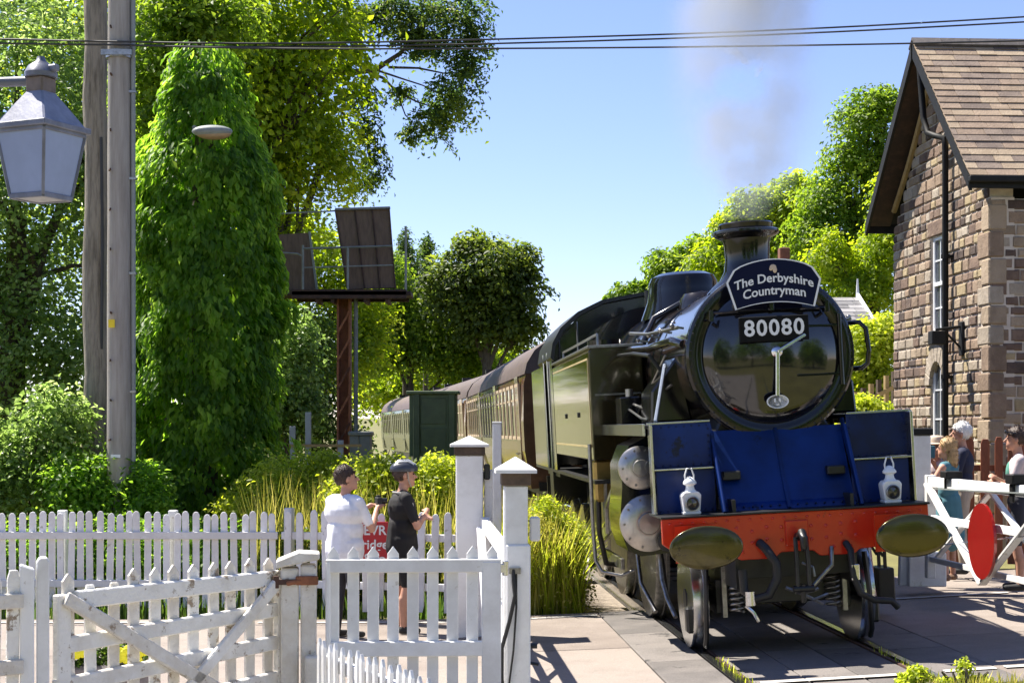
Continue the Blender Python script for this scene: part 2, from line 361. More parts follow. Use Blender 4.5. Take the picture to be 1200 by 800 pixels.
# ------------------------------------------------------------------ stone house
HC = Vector((6.69, 22.7, 0.15))
house = thing('stone_house', 'two storey sandstone crossing house with steep slate roof and black bargeboards', 'house', HC, TH)
HW, HLn, EAVE, APEX = 4.62, 6.5, 5.2, 7.55        # gable width, length, eaves and wall apex above the house base
def stonemat(i):
    cols = [((.25,.185,.125),(.38,.29,.2)), ((.19,.13,.088),(.31,.22,.15)), ((.13,.083,.06),(.23,.155,.11)), ((.33,.25,.14),(.43,.34,.2)), ((.29,.235,.175),(.41,.345,.27)), ((.07,.048,.038),(.15,.1,.075))]
    a, b = cols[i]; return mat('sandstone_%d' % i, a, 0.9, col2=b, scale=5, bump=0.6, bscale=22, detail=8, speck=.2)
SM = [stonemat(i) for i in range(6)]
def win_gap(z, openings):
    return [(a, b) for a, b, z0, z1 in openings if z0 < z < z1]
mort = MB(); stones = []
def wall_courses(axis, length, openings, apex=None, face=0.0):
    z = 0.0; ci = 0
    while True:
        h = random.choice((.13, .145, .16, .175, .2)); z1 = z + h
        top = apex if apex else EAVE
        if z1 > top: break
        lo, hi = 0.0, length
        if apex and z1 > EAVE:
            k = (z1 - EAVE) / (apex - EAVE) * length / 2; lo, hi = k, length - k
        if hi - lo < 0.2: break
        gaps = sorted([(a, b) for a, b, g0, g1 in openings if g0 < z + h*0.5 < g1])
        spans = []; c = lo
        for a, b in gaps: spans.append((c, a)); c = b
        spans.append((c, hi))
        for a, b in spans:
            if b - a < 0.03: continue
            if axis == 'y': mort.box(0.018, 0.35, a + .001, b - .001, z, z1)
            else: mort.box(a + .001, b - .001, 0.018, 0.35, z, z1)
            c = a; first = True
            while c < b - 0.02:
                w = random.uniform(.17, .38) * (1.2 if h > .17 else 1)
                if b - (c + w) < 0.13: w = b - c
                g = 0.013; pr = random.uniform(0.0, 0.014)
                stones.append((axis, c + g, c + w - g, z + g, z1 - g, pr, w*h))
                c += w
        z = z1
OP_G = [(1.98, 2.62, 3.35, 4.83), (1.98, 2.62, 0.2, 2.92)]     # gable openings: upper sash, lower arched window
wall_courses('y', HW, OP_G, APEX)
wall_courses('x', 3.2, [])
mort.box(3.2, HLn, 0.0, 0.35, 0, EAVE); mort.box(0.35, HLn, HW - .35, HW, 0, EAVE); mort.box(HLn - .35, HLn, .35, HW - .35, 0, EAVE)
mort.build('wall', 'mortar', house)
stones.sort(key=lambda s: (s[0] != 'y', -s[6])); rest = {}
def stone_geo(m, s):
    axis, a, b, z0, z1, pr, _ = s; j = lambda: random.uniform(-.006, .006); e = .018
    # chamfered block face: 4 outer, 4 inner
    o = [(a+j(), z0+j()), (b+j(), z0+j()), (b+j(), z1+j()), (a+j(), z1+j())]
    i_ = [(a+e, z0+e), (b-e, z0+e), (b-e, z1-e), (a+e, z1-e)]
    vs = [(u, .03, z) for u, z in o] + [(u, .006, z) for u, z in o] + [(u, -pr + j()*.5, z) for u, z in i_]
    fs = [(0,1,5,4),(1,2,6,5),(2,3,7,6),(3,0,4,7),(4,5,9,8),(5,6,10,9),(6,7,11,10),(7,4,8,11),(8,9,10,11)]
    if axis == 'y': vs = [(p[1], p[0], p[2]) for p in vs]; fs = [tuple(reversed(f)) for f in fs]
    m.add(vs, fs)
random.seed(3)
stones = [s for s in stones]; near = [s for s in stones if s[0] == 'x' and s[1] < 0.75]; gab = [s for s in stones if s[0] == 'y']
pick = near + gab; pick = pick[:300]; others = [s for s in stones if s not in pick]
for s in pick:
    m = MB(); stone_geo(m, s); k = random.choices(range(6), (3, 3.4, 3.2, 0.9, 1.9, 1.8))[0]
    m.build('stone', SM[k], house)
for k in range(6):
    m = MB()
    for i, s in enumerate(others):
        if i % 6 == k: stone_geo(m, s)
    if m.v: tag(m.build('stonework', SM[k], house), kind='stuff')
# gable windows
def sash(y0, y1, z0, z1, nx, nz, arch=False):
    w = bpy.data.objects.new('window', None); COL.objects.link(w); w.parent = house; w.location = (0.035, 0, 0)
    m = MB(); t = .055; top = z1
    m.box(0, .07, y0, y0+t, z0, z1).box(0, .07, y1-t, y1, z0, z1).box(0, .07, y0+t, y1-t, z0, z0+t).box(0, .07, y0+t, y1-t, z1-t, z1)
    m.box(-.01, .05, y0+t, y1-t, (z0+z1)/2 - .03, (z0+z1)/2 + .03)
    m.build('frame', 'winwhite', w, bevel=.004)
    g = MB()
    for i in range(1, nx):
        y = y0 + (y1-y0)*i/nx; g.box(.012, .045, y-.012, y+.012, z0+t, z1-t)
    for i in range(1, nz):
        z = z0 + (z1-z0)*i/nz
        if abs(z - (z0+z1)/2) > .05: g.box(.014, .043, y0+t, y1-t, z-.012, z+.012)
    g.build('glazing_bar', 'winwhite', w)
    for i in range(nx):
        for k in range(nz):
            ya, yb = y0 + (y1-y0)*i/nx + .013, y0 + (y1-y0)*(i+1)/nx - .013; za, zb = z0 + (z1-z0)*k/nz + .013, z0 + (z1-z0)*(k+1)/nz - .013
            MB().box(.03, .036, ya, yb, za, zb).build('pane', 'winglass', w)
    return w
sash(1.99, 2.61, 3.35, 4.82, 2, 4); sash(1.99, 2.61, .2, 2.9, 2, 6)
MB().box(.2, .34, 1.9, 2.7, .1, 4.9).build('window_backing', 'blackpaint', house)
MB().box(-.09, .1, 1.86, 2.74, 3.2, 3.345).build('window_sill', SM[4], house, bevel=.01)
MB().box(-.012, .1, 1.84, 2.76, 4.835, 5.06).build('lintel', SM[2], house, bevel=.01)
# round-headed stone arch over the ground floor window
yc, r0 = 2.3, .31
pts = [(yc - .33, 2.93), (yc - .33, 2.52)] + [(yc - r0*math.cos(a), 2.52 + r0*math.sin(a)*1.15) for a in np.linspace(0.02, math.pi-.02, 14)] + [(yc + .33, 2.52), (yc + .33, 2.93)]
MB().prism([(p[0], p[1]) for p in pts[:1]] + pts[1:], .04, .1, 'x').build('arch_infill', SM[4], house)
for i in range(9):
    a0, a1 = math.pi*i/9 + .012, math.pi*(i+1)/9 - .012; q = []
    for a, r in ((a0, .325), (a1, .325), (a1, .56), (a0, .56)): q.append((yc - r*math.cos(a), 2.52 + r*math.sin(a)*1.12))
    MB().prism(q, -.03, .05, 'x').build('arch_stone', SM[4], house, bevel=.008)
# roof: slope facing the road (low y) and far slope, verge overhang at x<0
OV, EO = 0.37, 0.27                                # verge and eaves overhang
RZ0, RZ1 = EAVE + .1, 7.74
ym = HW/2
def roof_pt(side, x, u, off=0.0):                  # u 0 eaves .. 1 ridge
    y0 = -EO if side == 0 else HW + EO
    y = y0 + (ym - y0)*u; z = RZ0 + (RZ1 - RZ0)*u
    sl_ = (RZ1-RZ0)/(ym+EO); n = Vector((0, -sl_ if side == 0 else sl_, 1)).normalized()
    return Vector((x, y, z)) + n*off
roofs = bpy.data.objects.new('roof', None); COL.objects.link(roofs); roofs.parent = house
for side in (0, 1):
    m = MB(); c = [roof_pt(side, -OV + .03, 0), roof_pt(side, HLn + .3, 0), roof_pt(side, HLn + .3, 1), roof_pt(side, -OV + .03, 1)]
    d = [roof_pt(side, -OV + .03, 0, .05), roof_pt(side, HLn + .3, 0, .05), roof_pt(side, HLn + .3, 1, .05), roof_pt(side, -OV + .03, 1, .05)]
    m.add(c + d, [(0,1,2,3),(4,7,6,5),(0,4,5,1),(1,5,6,2),(2,6,7,3),(3,7,4,0)]); m.build('roof_boarding', 'blackpaint', roofs)
SL = [mat('slate_%d' % i, a, 0.75, col2=b, scale=5, bump=0.35, bscale=30, speck=.2, patch=((.1,.1,.06), .68, 5)) for i, (a, b) in enumerate((((.25,.18,.118),(.36,.265,.18)), ((.2,.142,.098),(.3,.215,.15)), ((.31,.23,.15),(.4,.31,.21)), ((.15,.11,.085),(.24,.18,.135))))]
random.seed(5); NR = 21; rest = MB(); cnt = 0
for r in range(NR):
    u0, u1 = r/NR - .004, (r + 1.35)/NR; u1 = min(u1, 1.0)
    x = -OV - .02 - random.uniform(0, .25); xe = HLn + .3
    while x < xe:
        w = random.uniform(.26, .46); xa, xb = max(x, -OV - .02), min(x + w - .008, xe); x += w
        if xb - xa < .03: continue
        j = random.uniform(-.003, .006)
        lo, hi = .075 + j, .058
        vs = [roof_pt(0, xa, u0, lo), roof_pt(0, xb, u0, lo), roof_pt(0, xb, u1, hi), roof_pt(0, xa, u1, hi)]
        ve = [roof_pt(0, xa, u0, lo-.014), roof_pt(0, xb, u0, lo-.014), roof_pt(0, xb, u1, hi-.014), roof_pt(0, xa, u1, hi-.014)]
        fs = [(0,1,2,3),(4,7,6,5),(0,4,5,1),(1,5,6,2),(3,7,4,0)]
        if xa < 2.6: MB().add(vs + ve, fs).build('slate', random.choice(SL), roofs)
        else: rest.add(vs + ve, fs)
tag(rest.build('slating', SL[0], roofs), kind='stuff')
m = MB(); c = [roof_pt(1, -OV - .02, 0, .07), roof_pt(1, HLn + .3, 0, .07), roof_pt(1, HLn + .3, 1, .07), roof_pt(1, -OV - .02, 1, .07)]
m.add(c, [(0,1,2,3)]); m.build('rear_slating', SL[1], roofs)
for i in range(16):
    x0 = -OV - .03 + i*.45
    m = MB(); m.prism([(-.17, -.1), (0, .035), (.17, -.1), (.15, -.13), (0, -.0), (-.15, -.13)], x0, x0 + .44, 'x'); m.build('ridge_tile', 'ridge', roofs, loc=(0, ym, RZ1 + .1))
# bargeboards, soffits, fascia
for side in (0, 1):
    m = MB(); a, b = roof_pt(side, 0, 0, .045), roof_pt(side, 0, 1, .045)
    for p in (a, b): pass
    dn = Vector((0, 0, -.2))
    vs = [];
    for x in (-OV - .03, -OV + .015):
        for p in (a, b, b + dn*1.15, a + dn): vs.append((x, p.y, p.z))
    m.add(vs, [(0,1,2,3),(7,6,5,4),(0,4,5,1),(1,5,6,2),(2,6,7,3),(3,7,4,0)]); m.build('bargeboard', 'blackpaint', roofs)
    # underside boarding of the verge (dark) and the ochre moulding against the wall
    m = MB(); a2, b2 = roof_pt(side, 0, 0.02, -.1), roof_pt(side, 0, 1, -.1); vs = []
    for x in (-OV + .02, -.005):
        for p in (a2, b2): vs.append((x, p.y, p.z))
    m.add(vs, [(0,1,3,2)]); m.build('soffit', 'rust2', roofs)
    a3, b3 = roof_pt(side, 0, 0.12, -.14), roof_pt(side, 0, .97, -.14)
    pa = [(-.03, a3.y + (b3.y-a3.y)*t, a3.z + (b3.z-a3.z)*t - .14*math.sin(t*math.pi)) for t in np.linspace(0, 1, 9)]
    MB().tube(pa, .05, 6).build('wall_moulding', 'barge', roofs, smooth=50)
MB().box(-OV - .03, HLn + .3, -EO - .03, -EO + .02, RZ0 - .13, RZ0 + .05).build('fascia', 'blackpaint', roofs, bevel=.004)
MB().box(-OV - .03, HLn + .3, HW + EO - .02, HW + EO + .03, RZ0 - .13, RZ0 + .05).build('fascia', 'blackpaint', roofs)
MB().box(-OV - .05, HLn, -EO - .14, -EO - .035, RZ0 - .06, RZ0 + .03).build('gutter', 'blackpaint', roofs, bevel=.02, seg=2)
# drainpipe with swan neck
py_ = 1.62
path = [(-OV + .05, 2.18, 7.45), (-.3, 2.18, 7.2), (-.28, 2.1, 6.6), (-.25, 2.0, 6.35), (-.2, 1.8, 6.27), (-.11, 1.62, 6.2), (-.1, py_, 6.0), (-.1, py_, 3), (-.1, py_, .1)]
dp = MB().tube(path, .048, 10).build('drainpipe', 'blackpaint', house, smooth=50)
for z in (.8, 2.6, 4.4): MB().cyl((-.1, py_, z), (-.1, py_, z+.06), .066, n=10).box(-.09, .0, py_-.07, py_+.07, z+.01, z+.05).build('pipe_clip', 'blackpaint', dp)
# wall lamp bracket
br = MB(); br.box(-.05, 0, 1.02, 1.18, 2.92, 3.42).bar((-.03, 1.1, 3.35), (-.42, 1.1, 3.3), .04, .04).bar((-.03, 1.1, 3.02), (-.3, 1.1, 3.3), .03, .03)
br.box(-.5, -.3, 1.0, 1.2, 3.08, 3.28); br.build('lamp_bracket', 'blackpaint', house, bevel=.01)
# quoin blocks at the near corner
z = 0; k = 0
random.seed(9)
while z < EAVE - .3:
    h = random.choice((.28, .33, .38)); lx, ly = (.2, .46) if k % 2 else (.24, .3)
    MB().box(-.022, lx, -.022, ly, z + .008, z + h - .008).build('quoin', SM[random.choice((0, 4, 4, 1))], house, bevel=.02)
    z += h; k += 1

# cottage behind the engine (only its roof and chimney stand clear of the locomotive)
cb = px(968, 345, 40); cot = thing('low_cottage', 'low cottage with grey slate roof and brick chimney behind the engine', 'house', (cb.x, cb.y, .1), TH)
rx0, rx1, ez, rz = -1.7, 1.28, 4.45, 5.3
MB().box(rx0 + .2, rx1 - .25, .2, 3.6, 0, 4.35).build('wall', SM[0], cot)
rf = bpy.data.objects.new('roof', None); COL.objects.link(rf); rf.parent = cot
m = MB(); m.prism([(-.1, 4.38), (1.9, rz), (3.9, 4.38)], rx0, rx1, 'x'); m.build('roof_body', 'cabgrey', rf)
gs = [mat('grey_slate_%d' % i, a, 0.7, var=.2, scale=6, bump=.2) for i, a in enumerate(((.2,.19,.19), (.26,.25,.25), (.16,.155,.16)))]
for r in range(8):
    x = rx0 - random.uniform(0, .3)
    while x < rx1 + .02:
        w = random.uniform(.35, .55); xa, xb = max(x, rx0 - .03), min(x + w - .012, rx1 + .03); x += w
        if xb - xa < .05: continue
        def q(u, o): return (-.12 + 2.02*u, 4.38 + (rz - 4.38)*u + o)
        (ya, za), (yb, zb) = q(r/8, .03), q(min(1, (r+1.2)/8), .015)
        MB().add([(xa, ya, za), (xb, ya, za), (xb, yb, zb), (xa, yb, zb), (xa, ya, za-.025), (xb, ya, za-.025)], [(0,1,2,3), (0,4,5,1)]).build('slate', random.choice(gs), rf)
MB().bar((rx1 + .03, -.15, 4.3), (rx1 + .03, 1.9, rz + .06), .05, .16).build('bargeboard', 'winwhite', rf)
MB().cyl((rx1 + .03, 1.9, rz), (rx1 + .03, 1.9, rz + .5), .05, .02, 8).build('finial', 'winwhite', rf)
ch = px(921, 303, 42); lc = cot.matrix_world.inverted() if False else None
chx = (ch.x - cb.x)
cm = MB().box(chx - .3, chx + .3, 2.0, 2.6, 4.6, 6.15); chim = cm.build('chimney', 'brick', rf)
MB().box(chx - .36, chx + .36, 1.94, 2.66, 6.15, 6.27).build('chimney_cap', SM[3], chim, bevel=.01)
MB().box(chx - .02, chx + .24, 2.1, 2.4, 6.27, 6.62).build('chimney_pot', 'brick', chim, bevel=.02)
MB().box(rx0 - 2.6, rx0 + .25, .5, 3.2, 0, 4.1).prism([(.3, 4.1), (1.85, 4.95), (3.4, 4.1)], rx0 - 2.6, rx0 + .1, 'x').build('side_wing', SM[1], cot)
# ------------------------------------------------------------------ the locomotive (local: x lateral, y back from the buffer faces, z above rail)
LOC = W(0, 0, 0)
def loco_frame(name, label, cat, group=None):
    o = thing(name, label, cat, LOC, TH, group); o.rotation_euler = (0, -CANT, TH); return o
loco = loco_frame('steam_locomotive', 'black steam tank locomotive with red buffer beam and sky reflection tinted into its front plates', 'locomotive')
ZC = 2.66
def part(name, mb, m, parent=loco, **k): return mb.build(name, m, parent, **k)
def epart(name, parent=loco, loc=(0,0,0)):
    o = bpy.data.objects.new(name, None); COL.objects.link(o); o.parent = parent; o.location = loc; return o
# buffer beam
m = MB(); m.prism([(-1.17,1.27),(-1.17,1.05),(-1.02,.94),(-.55,.92),(-.5,.88),(-.2,.88),(-.14,.93),(.14,.93),(.2,.88),(.5,.88),(.55,.92),(1.02,.94),(1.17,1.05),(1.17,1.27)], .50, .555, 'y')
beam = part('buffer_beam', m, 'red', bevel=.006)
rv = MB()
random.seed(2)
for x in np.linspace(-1.1, 1.1, 23):
    if abs(abs(x) - .87) < .02: continue
    rv.ball((x, .5, 1.225), .013, .009, .013, 8)
for x in np.linspace(-.52, .52, 9):
    for z in (1.14, 1.04): rv.ball((x, .5, z + random.uniform(-.02, .02)), .017, .01, .017, 8)
for x in (-.48, -.3, .32, .47):
    rv.ball((x, .5, .95), .017, .01, .017, 8)
tag(part('riveting', rv, 'red', beam, smooth=60), kind='stuff')
MB().box(-.1, .1, .47, .5, .98, 1.2).build('hook_plate', 'red', beam, bevel=.008)
for s in (-1, 1):
    bf = epart('buffer', loco, (s*.875, 0, 1.045))
    prof = [(1e-5, -.035)] + [(1.0*math.sin(a), -.035*math.cos(a)) for a in np.linspace(.15, math.pi/2, 10)] + [(1.0, .02), (.97, .03), (.3, .035)]
    MB().lathe([(r, -z) for r, z in reversed(prof)], 40, AX_FRONT, sx=.31, sy=.182).build('buffer_head', 'buffer', bf, smooth=40, loc=(0, .02, 0))
    MB().cyl((0,.04,0), (0,.3,0), .085, n=20).build('buffer_shank', 'steel', bf, smooth=40)
    MB().cyl((0,.26,0), (0,.48,0), .125, .15, 20).box(-.19, .19, .475, .5, -.16, .16).build('buffer_housing', 'red', bf, smooth=40)
# coupling hook and links
hk = epart('coupling', loco)
MB().tube([(0,.5,1.06),(0,.38,1.06),(0,.3,1.1),(0,.24,1.06),(0,.25,.98),(0,.3,.95)], [.035,.035,.04,.035,.03,.015], 8).build('draw_hook', 'dull', hk, smooth=50)
for s in (-1, 1): MB().tube([(s*.045,.36,1.06),(s*.05,.33,.85),(s*.05,.34,.62)], .02, 8).build('coupling_link', 'dull', hk, smooth=50)
MB().cyl((-.09,.34,.62),(.09,.34,.62), .03, n=10).cyl((0,.34,.66),(0,.36,.5), .022, n=8).build('coupling_screw', 'dull', hk, smooth=50)
MB().tube([(0,.36,.84),(.09,.34,.8),(.1,.33,.72)], .012, 6).build('tommy_bar', 'steel', hk)
# hoses
def hose(path, r=.032): return MB().tube(path, r, 10)
part('vacuum_hose', hose([(-.33,.48,1.02),(-.3,.4,.98),(-.22,.36,.85),(-.22,.36,.72),(-.3,.36,.58),(-.42,.38,.55),(-.5,.42,.62),(-.5,.44,.8)], .04), 'rubber', smooth=50)
MB().cyl((-.46,.37,.5),(-.46,.37,.62), .045, n=10).tube([(-.5,.37,.5),(-.44,.35,.44),(-.4,.37,.36)], .016, 6).build('hose_coupling', 'silver', loco, smooth=50)
part('steam_hose', hose([(.42,.48,.98),(.44,.4,.92),(.45,.38,.7),(.5,.38,.55),(.62,.4,.48),(.78,.42,.46),(.84,.44,.4)], .03), 'rubber', smooth=50)
MB().box(.43,.5,.36,.4,.66,.8).build('hose_clip', 'silver', loco, bevel=.006)
part('brake_pipe', hose([(.3,.5,.95),(.28,.44,.8),(.1,.44,.62),(-.05,.46,.58)], .02), 'steel', smooth=50)
MB().tube([(-.12,.5,.62),(.02,.48,.56),(.16,.48,.6)], .018, 6).tube([(.02,.48,.56),(.2,.5,.46)], .016, 6).tube([(.1,.48,.5),(.24,.46,.55)], .014, 6).build('brake_linkage', 'steel', loco, smooth=50)
# platform above the beam, front plates with sky reflection in their colour
part('front_platform', MB().box(-1.18, 1.18, .47, 1.2, 1.272, 1.29), 'dull', bevel=.003)
m = MB(); rows = [(.72,1.292),(.78,1.36),(.9,1.55),(1.0,1.74),(1.08,1.9),(1.14,2.0)]
for (ya, za), (yb, zb) in zip(rows[:-1], rows[1:]): m.add([(-.6,ya,za),(.6,ya,za),(.6,yb,zb),(-.6,yb,zb),(-.6,ya+.012,za),(.6,ya+.012,za),(.6,yb+.012,zb),(-.6,yb+.012,zb)], [(0,1,2,3),(7,6,5,4),(0,4,5,1),(3,2,6,7),(0,3,7,4),(1,5,6,2)])
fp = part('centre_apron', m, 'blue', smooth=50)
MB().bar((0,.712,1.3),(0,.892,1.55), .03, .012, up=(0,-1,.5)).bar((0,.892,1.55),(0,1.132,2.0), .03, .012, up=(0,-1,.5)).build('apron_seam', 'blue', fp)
rb2 = MB()
for x in np.linspace(-.56, .56, 15): rb2.ball((x, .735, 1.325), .011, .008, .011, 6)
for s in (-1, 1):
    for k in range(8):
        rb2.ball((s*(.65 + .068*k), .979, 2.06), .01, .007, .01, 6); rb2.ball((s*(.65 + .066*k), .899, 1.315), .01, .007, .01, 6); rb2.ball((s*(.65 + .068*k), .979, 1.715), .01, .007, .01, 6)
    for k in range(6): rb2.ball((s*1.14, .979, 1.73 + k*.06), .01, .007, .01, 6); rb2.ball((s*.64, .979, 1.73 + k*.06), .01, .007, .01, 6)
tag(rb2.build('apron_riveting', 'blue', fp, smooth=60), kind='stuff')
for s in (-1, 1):
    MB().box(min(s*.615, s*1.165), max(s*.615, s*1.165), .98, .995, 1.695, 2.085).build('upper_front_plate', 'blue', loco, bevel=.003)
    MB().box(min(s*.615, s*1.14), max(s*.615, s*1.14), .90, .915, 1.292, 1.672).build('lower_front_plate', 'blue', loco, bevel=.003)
    MB().box(min(s*.62, s*1.17), max(s*.62, s*1.17), .86, 1.0, 1.675, 1.692).build('front_step', 'silver', loco, bevel=.003)
    m = MB(); q = [(.56,1.292),(.62,1.292),(1.12,1.98),(1.12,2.06),(1.05,2.06)]
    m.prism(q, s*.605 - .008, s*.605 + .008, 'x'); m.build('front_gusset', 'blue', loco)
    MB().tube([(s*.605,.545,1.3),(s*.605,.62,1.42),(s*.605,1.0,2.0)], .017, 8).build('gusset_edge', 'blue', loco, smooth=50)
    MB().box(s*1.17-.012, s*1.17+.012, .84, .99, 1.292, 2.085).build('front_edge_strip', 'silver', loco, bevel=.003)
    MB().box(min(s*.62,s*1.19), max(s*.62,s*1.19), .965, 1.0, 2.087, 2.105).build('plate_top_angle', 'silver', loco, bevel=.003)
    # small toolbox-like openings on the apron
    MB().box(s*.47-.08, s*.47+.08, .84, .99, 1.56, 1.64).build('apron_recess', 'dull', loco, bevel=.01)
    # running plates
    MB().box(min(s*.7,s*1.21), max(s*.7,s*1.21), 1.0, 4.2, 2.05, 2.085).build('running_plate', 'dull', loco, bevel=.004)
    MB().box(s*1.21-.012, s*1.21+.012, 1.0, 4.2, 1.99, 2.1).build('running_plate_edge', 'silver', loco, bevel=.003)
# smokebox, ring, door
part('smokebox', MB().lathe([(.735,0),(.735,1.72)], 64, Matrix.Translation((0,2.9,ZC)) @ AX_FRONT), 'boiler', smooth=40)
part('smokebox_ring', MB().lathe([(.735,0),(.765,0),(.772,.02),(.772,.1),(.75,.125),(.70,.135),(.66,.125),(.63,.115),(.6,.115),(.6,.02)], 72, Matrix.Translation((0,1.26,ZC)) @ AX_FRONT), 'black', smooth=35)
door = part('smokebox_door', MB().lathe([(.62,0),(.62,.03),(.6,.05),(.5,.085),(.35,.125),(.2,.15),(.08,.16),(1e-5,.162)], 72, Matrix.Translation((0,1.155,ZC)) @ AX_FRONT), mat('door_gloss', (.006,.006,.008), .1, var=.3, scale=4, coat=.6, spec=.6, bump=.04, bscale=5), smooth=40)
dy = .99
MB().lathe([(.05,0),(.05,.03),(.03,.05),(1e-5,.055)], 20, Matrix.Translation((.02,dy+.01,ZC+.02)) @ AX_FRONT).build('door_boss', 'silver', door, smooth=40)
MB().bar((.02,.945,ZC+.02),(.0,.95,ZC-.38), .035, .02, up=(0,1,0)).build('door_handle', 'silver', door, bevel=.006)
MB().bar((.02,.93,ZC+.02),(.28,.94,ZC+.16), .03, .018, up=(0,1,0)).build('door_handle', 'silver', door, bevel=.006)
# hinge straps on the right
for z in (-.2, .24): MB().bar((.2,1.03,ZC+z),(.62,1.13,ZC+z), .05, .02, up=(0,0,1)).build('hinge_strap', 'black', door, bevel=.004)
MB().cyl((.635,1.11,ZC-.3),(.635,1.11,ZC+.34), .022, n=10).build('hinge_post', 'black', door, smooth=40)
# number plate
npl = part('number_plate', MB().box(-.315,.315,.945,.965,2.775,3.0), mat('plate_black', (.006,.006,.006), .6, spec=.15), bevel=.006)
place('lettering', text_mesh('80080', .2, .006, bold=.004, spacing=1.12), 'letter', npl, (0, .941, 2.89))
# shed plate oval
ov = part('shed_plate', MB().lathe([(1,0),(1,.02)], 28, Matrix.Translation((0,.985,2.235)) @ AX_FRONT, sx=.1, sy=.06), 'black')
MB().lathe([(.1,0),(.1,.012),(.088,.012),(.088,0)], 28, Matrix.Translation((0,.965,2.235)) @ AX_FRONT, sy=.62).build('shed_plate_rim', 'letter', ov)
MB().box(-.032,-.016,.955,.965,2.23,2.265).box(.014,.03,.955,.965,2.23,2.265).box(-.012,.012,.955,.965,2.2,2.212).build('shed_plate_marks', 'letter', ov)
# lamp irons
for x, z in ((0, 3.05), (-.55, 2.98), (.5, 3.02)): MB().box(x-.02, x+.02, 1.0, 1.1, z, z+.02).box(x-.02, x+.02, .99, 1.003, z, z+.1).build('lamp_iron', 'black', loco, bevel=.003)
MB().tube([(-.52,1.1,3.06),(-.3,1.02,3.06),(.3,1.02,3.06),(.5,1.1,3.06)], .014, 6).build('door_handrail', 'black', loco, smooth=50)
# smokebox side handrail loop on the right and handrails along the boiler
part('side_handrail', MB().tube([(.76,1.3,ZC+.26),(.85,1.22,ZC+.26),(.9,1.2,ZC+.2),(.92,1.2,ZC),(.9,1.2,ZC-.12),(.85,1.22,ZC-.16),(.76,1.3,ZC-.16)], .022, 8), 'black', smooth=50)
for s in (-1, 1): part('boiler_handrail', MB().tube([(s*.8,1.35,ZC+.3),(s*.84,3.0,ZC+.34),(s*.86,4.2,ZC+.42)], .017, 8), 'steel', smooth=50)
for s in (-1, 1):
    for y in (1.5, 2.2, 3.0, 3.8): MB().bar((s*.72,y,ZC+.3),(s*.83,y,ZC+.32), .02, .02).ball((s*.83,y,ZC+.325), .026, n=8).build('handrail_knob', 'steel', loco, smooth=60)
part('ejector_pipe', MB().tube([(-.72,1.6,ZC+.16),(-.8,1.75,ZC+.2),(-.82,3.0,ZC+.2),(-.88,4.2,ZC+.24)], .04, 10), 'boiler', smooth=50)
part('lubricator_pipes', MB().tube([(-1.0,3.2,2.3),(-.98,2.6,2.25),(-.9,2.2,2.35),(-.8,1.9,2.45)], .012, 6).tube([(-1.05,3.2,2.25),(-1.02,2.5,2.15),(-.95,2.1,2.12)], .012, 6).tube([(-.96,3.2,2.2),(-.9,2.4,2.5),(-.78,2.3,2.75)], .012, 6), 'steel', smooth=50)
rr2 = MB()
for k in range(60):
    a = 2*math.pi*k/60; rr2.ball((.735*math.cos(a), 1.132, ZC + .735*math.sin(a)), .01, .007, .01, 6)
for k in range(40):
    a = 2*math.pi*k/40; rr2.ball((.737*math.cos(a), 2.8, ZC + .737*math.sin(a)), .012, .012, .012, 6); rr2.ball((.737*math.cos(a), 1.42, ZC + .737*math.sin(a)), .012, .012, .012, 6)
tag(part('smokebox_riveting', rr2, 'black', smooth=60), kind='stuff')
# saddle
part('smokebox_saddle', MB().prism([(-.62,1.2),(.62,1.2),(.6,1.85),(.45,2.15),(-.45,2.15),(-.6,1.85)], 1.25, 2.7, 'y'), 'dull', bevel=.02)
# boiler and bands
part('boiler', MB().lathe([(.70,0),(.70,.9),(.76,2.6),(.80,4.4),(.80,4.6)], 56, Matrix.Translation((0,2.9,ZC)) @ Matrix.Rotation(R(-90),4,'X')), 'boiler', smooth=40)
for y, r in ((2.92,.74),(3.7,.715),(4.6,.748),(5.4,.775),(6.3,.8)):
    part('boiler_band', MB().lathe([(r-.02,0),(r,.004),(r,.056),(r-.02,.06)], 56, Matrix.Translation((0,y,ZC)) @ Matrix.Rotation(R(-90),4,'X')), 'black', smooth=40)
m = MB(); pr = [(-.9,1.9),(-.92,2.9),(-.86,3.2),(-.7,3.42),(-.45,3.52),(0,3.56),(.45,3.52),(.7,3.42),(.86,3.2),(.92,2.9),(.9,1.9)]
part('firebox', m.prism(pr, 6.9, 9.0, 'y'), 'boiler', smooth=40)
for y in (7.0, 7.9): part('firebox_band', MB().prism([(a*1.012, 1.9 + (b-1.9)*1.008) for a, b in pr], y, y+.06, 'y'), 'black', smooth=40)
# chimney
T = Matrix.Translation((0,1.95,0))
part('chimney', MB().lathe([(.4,3.3),(.34,3.36),(.27,3.42),(.225,3.5),(.212,3.6),(.218,3.74),(.23,3.80),(.3,3.835),(.315,3.855),(.315,3.875),(.3,3.885),(.255,3.9),(.262,3.94),(.245,3.955),(.2,3.955),(.19,3.9),(.19,3.5)], 48, T), 'black', smooth=35)
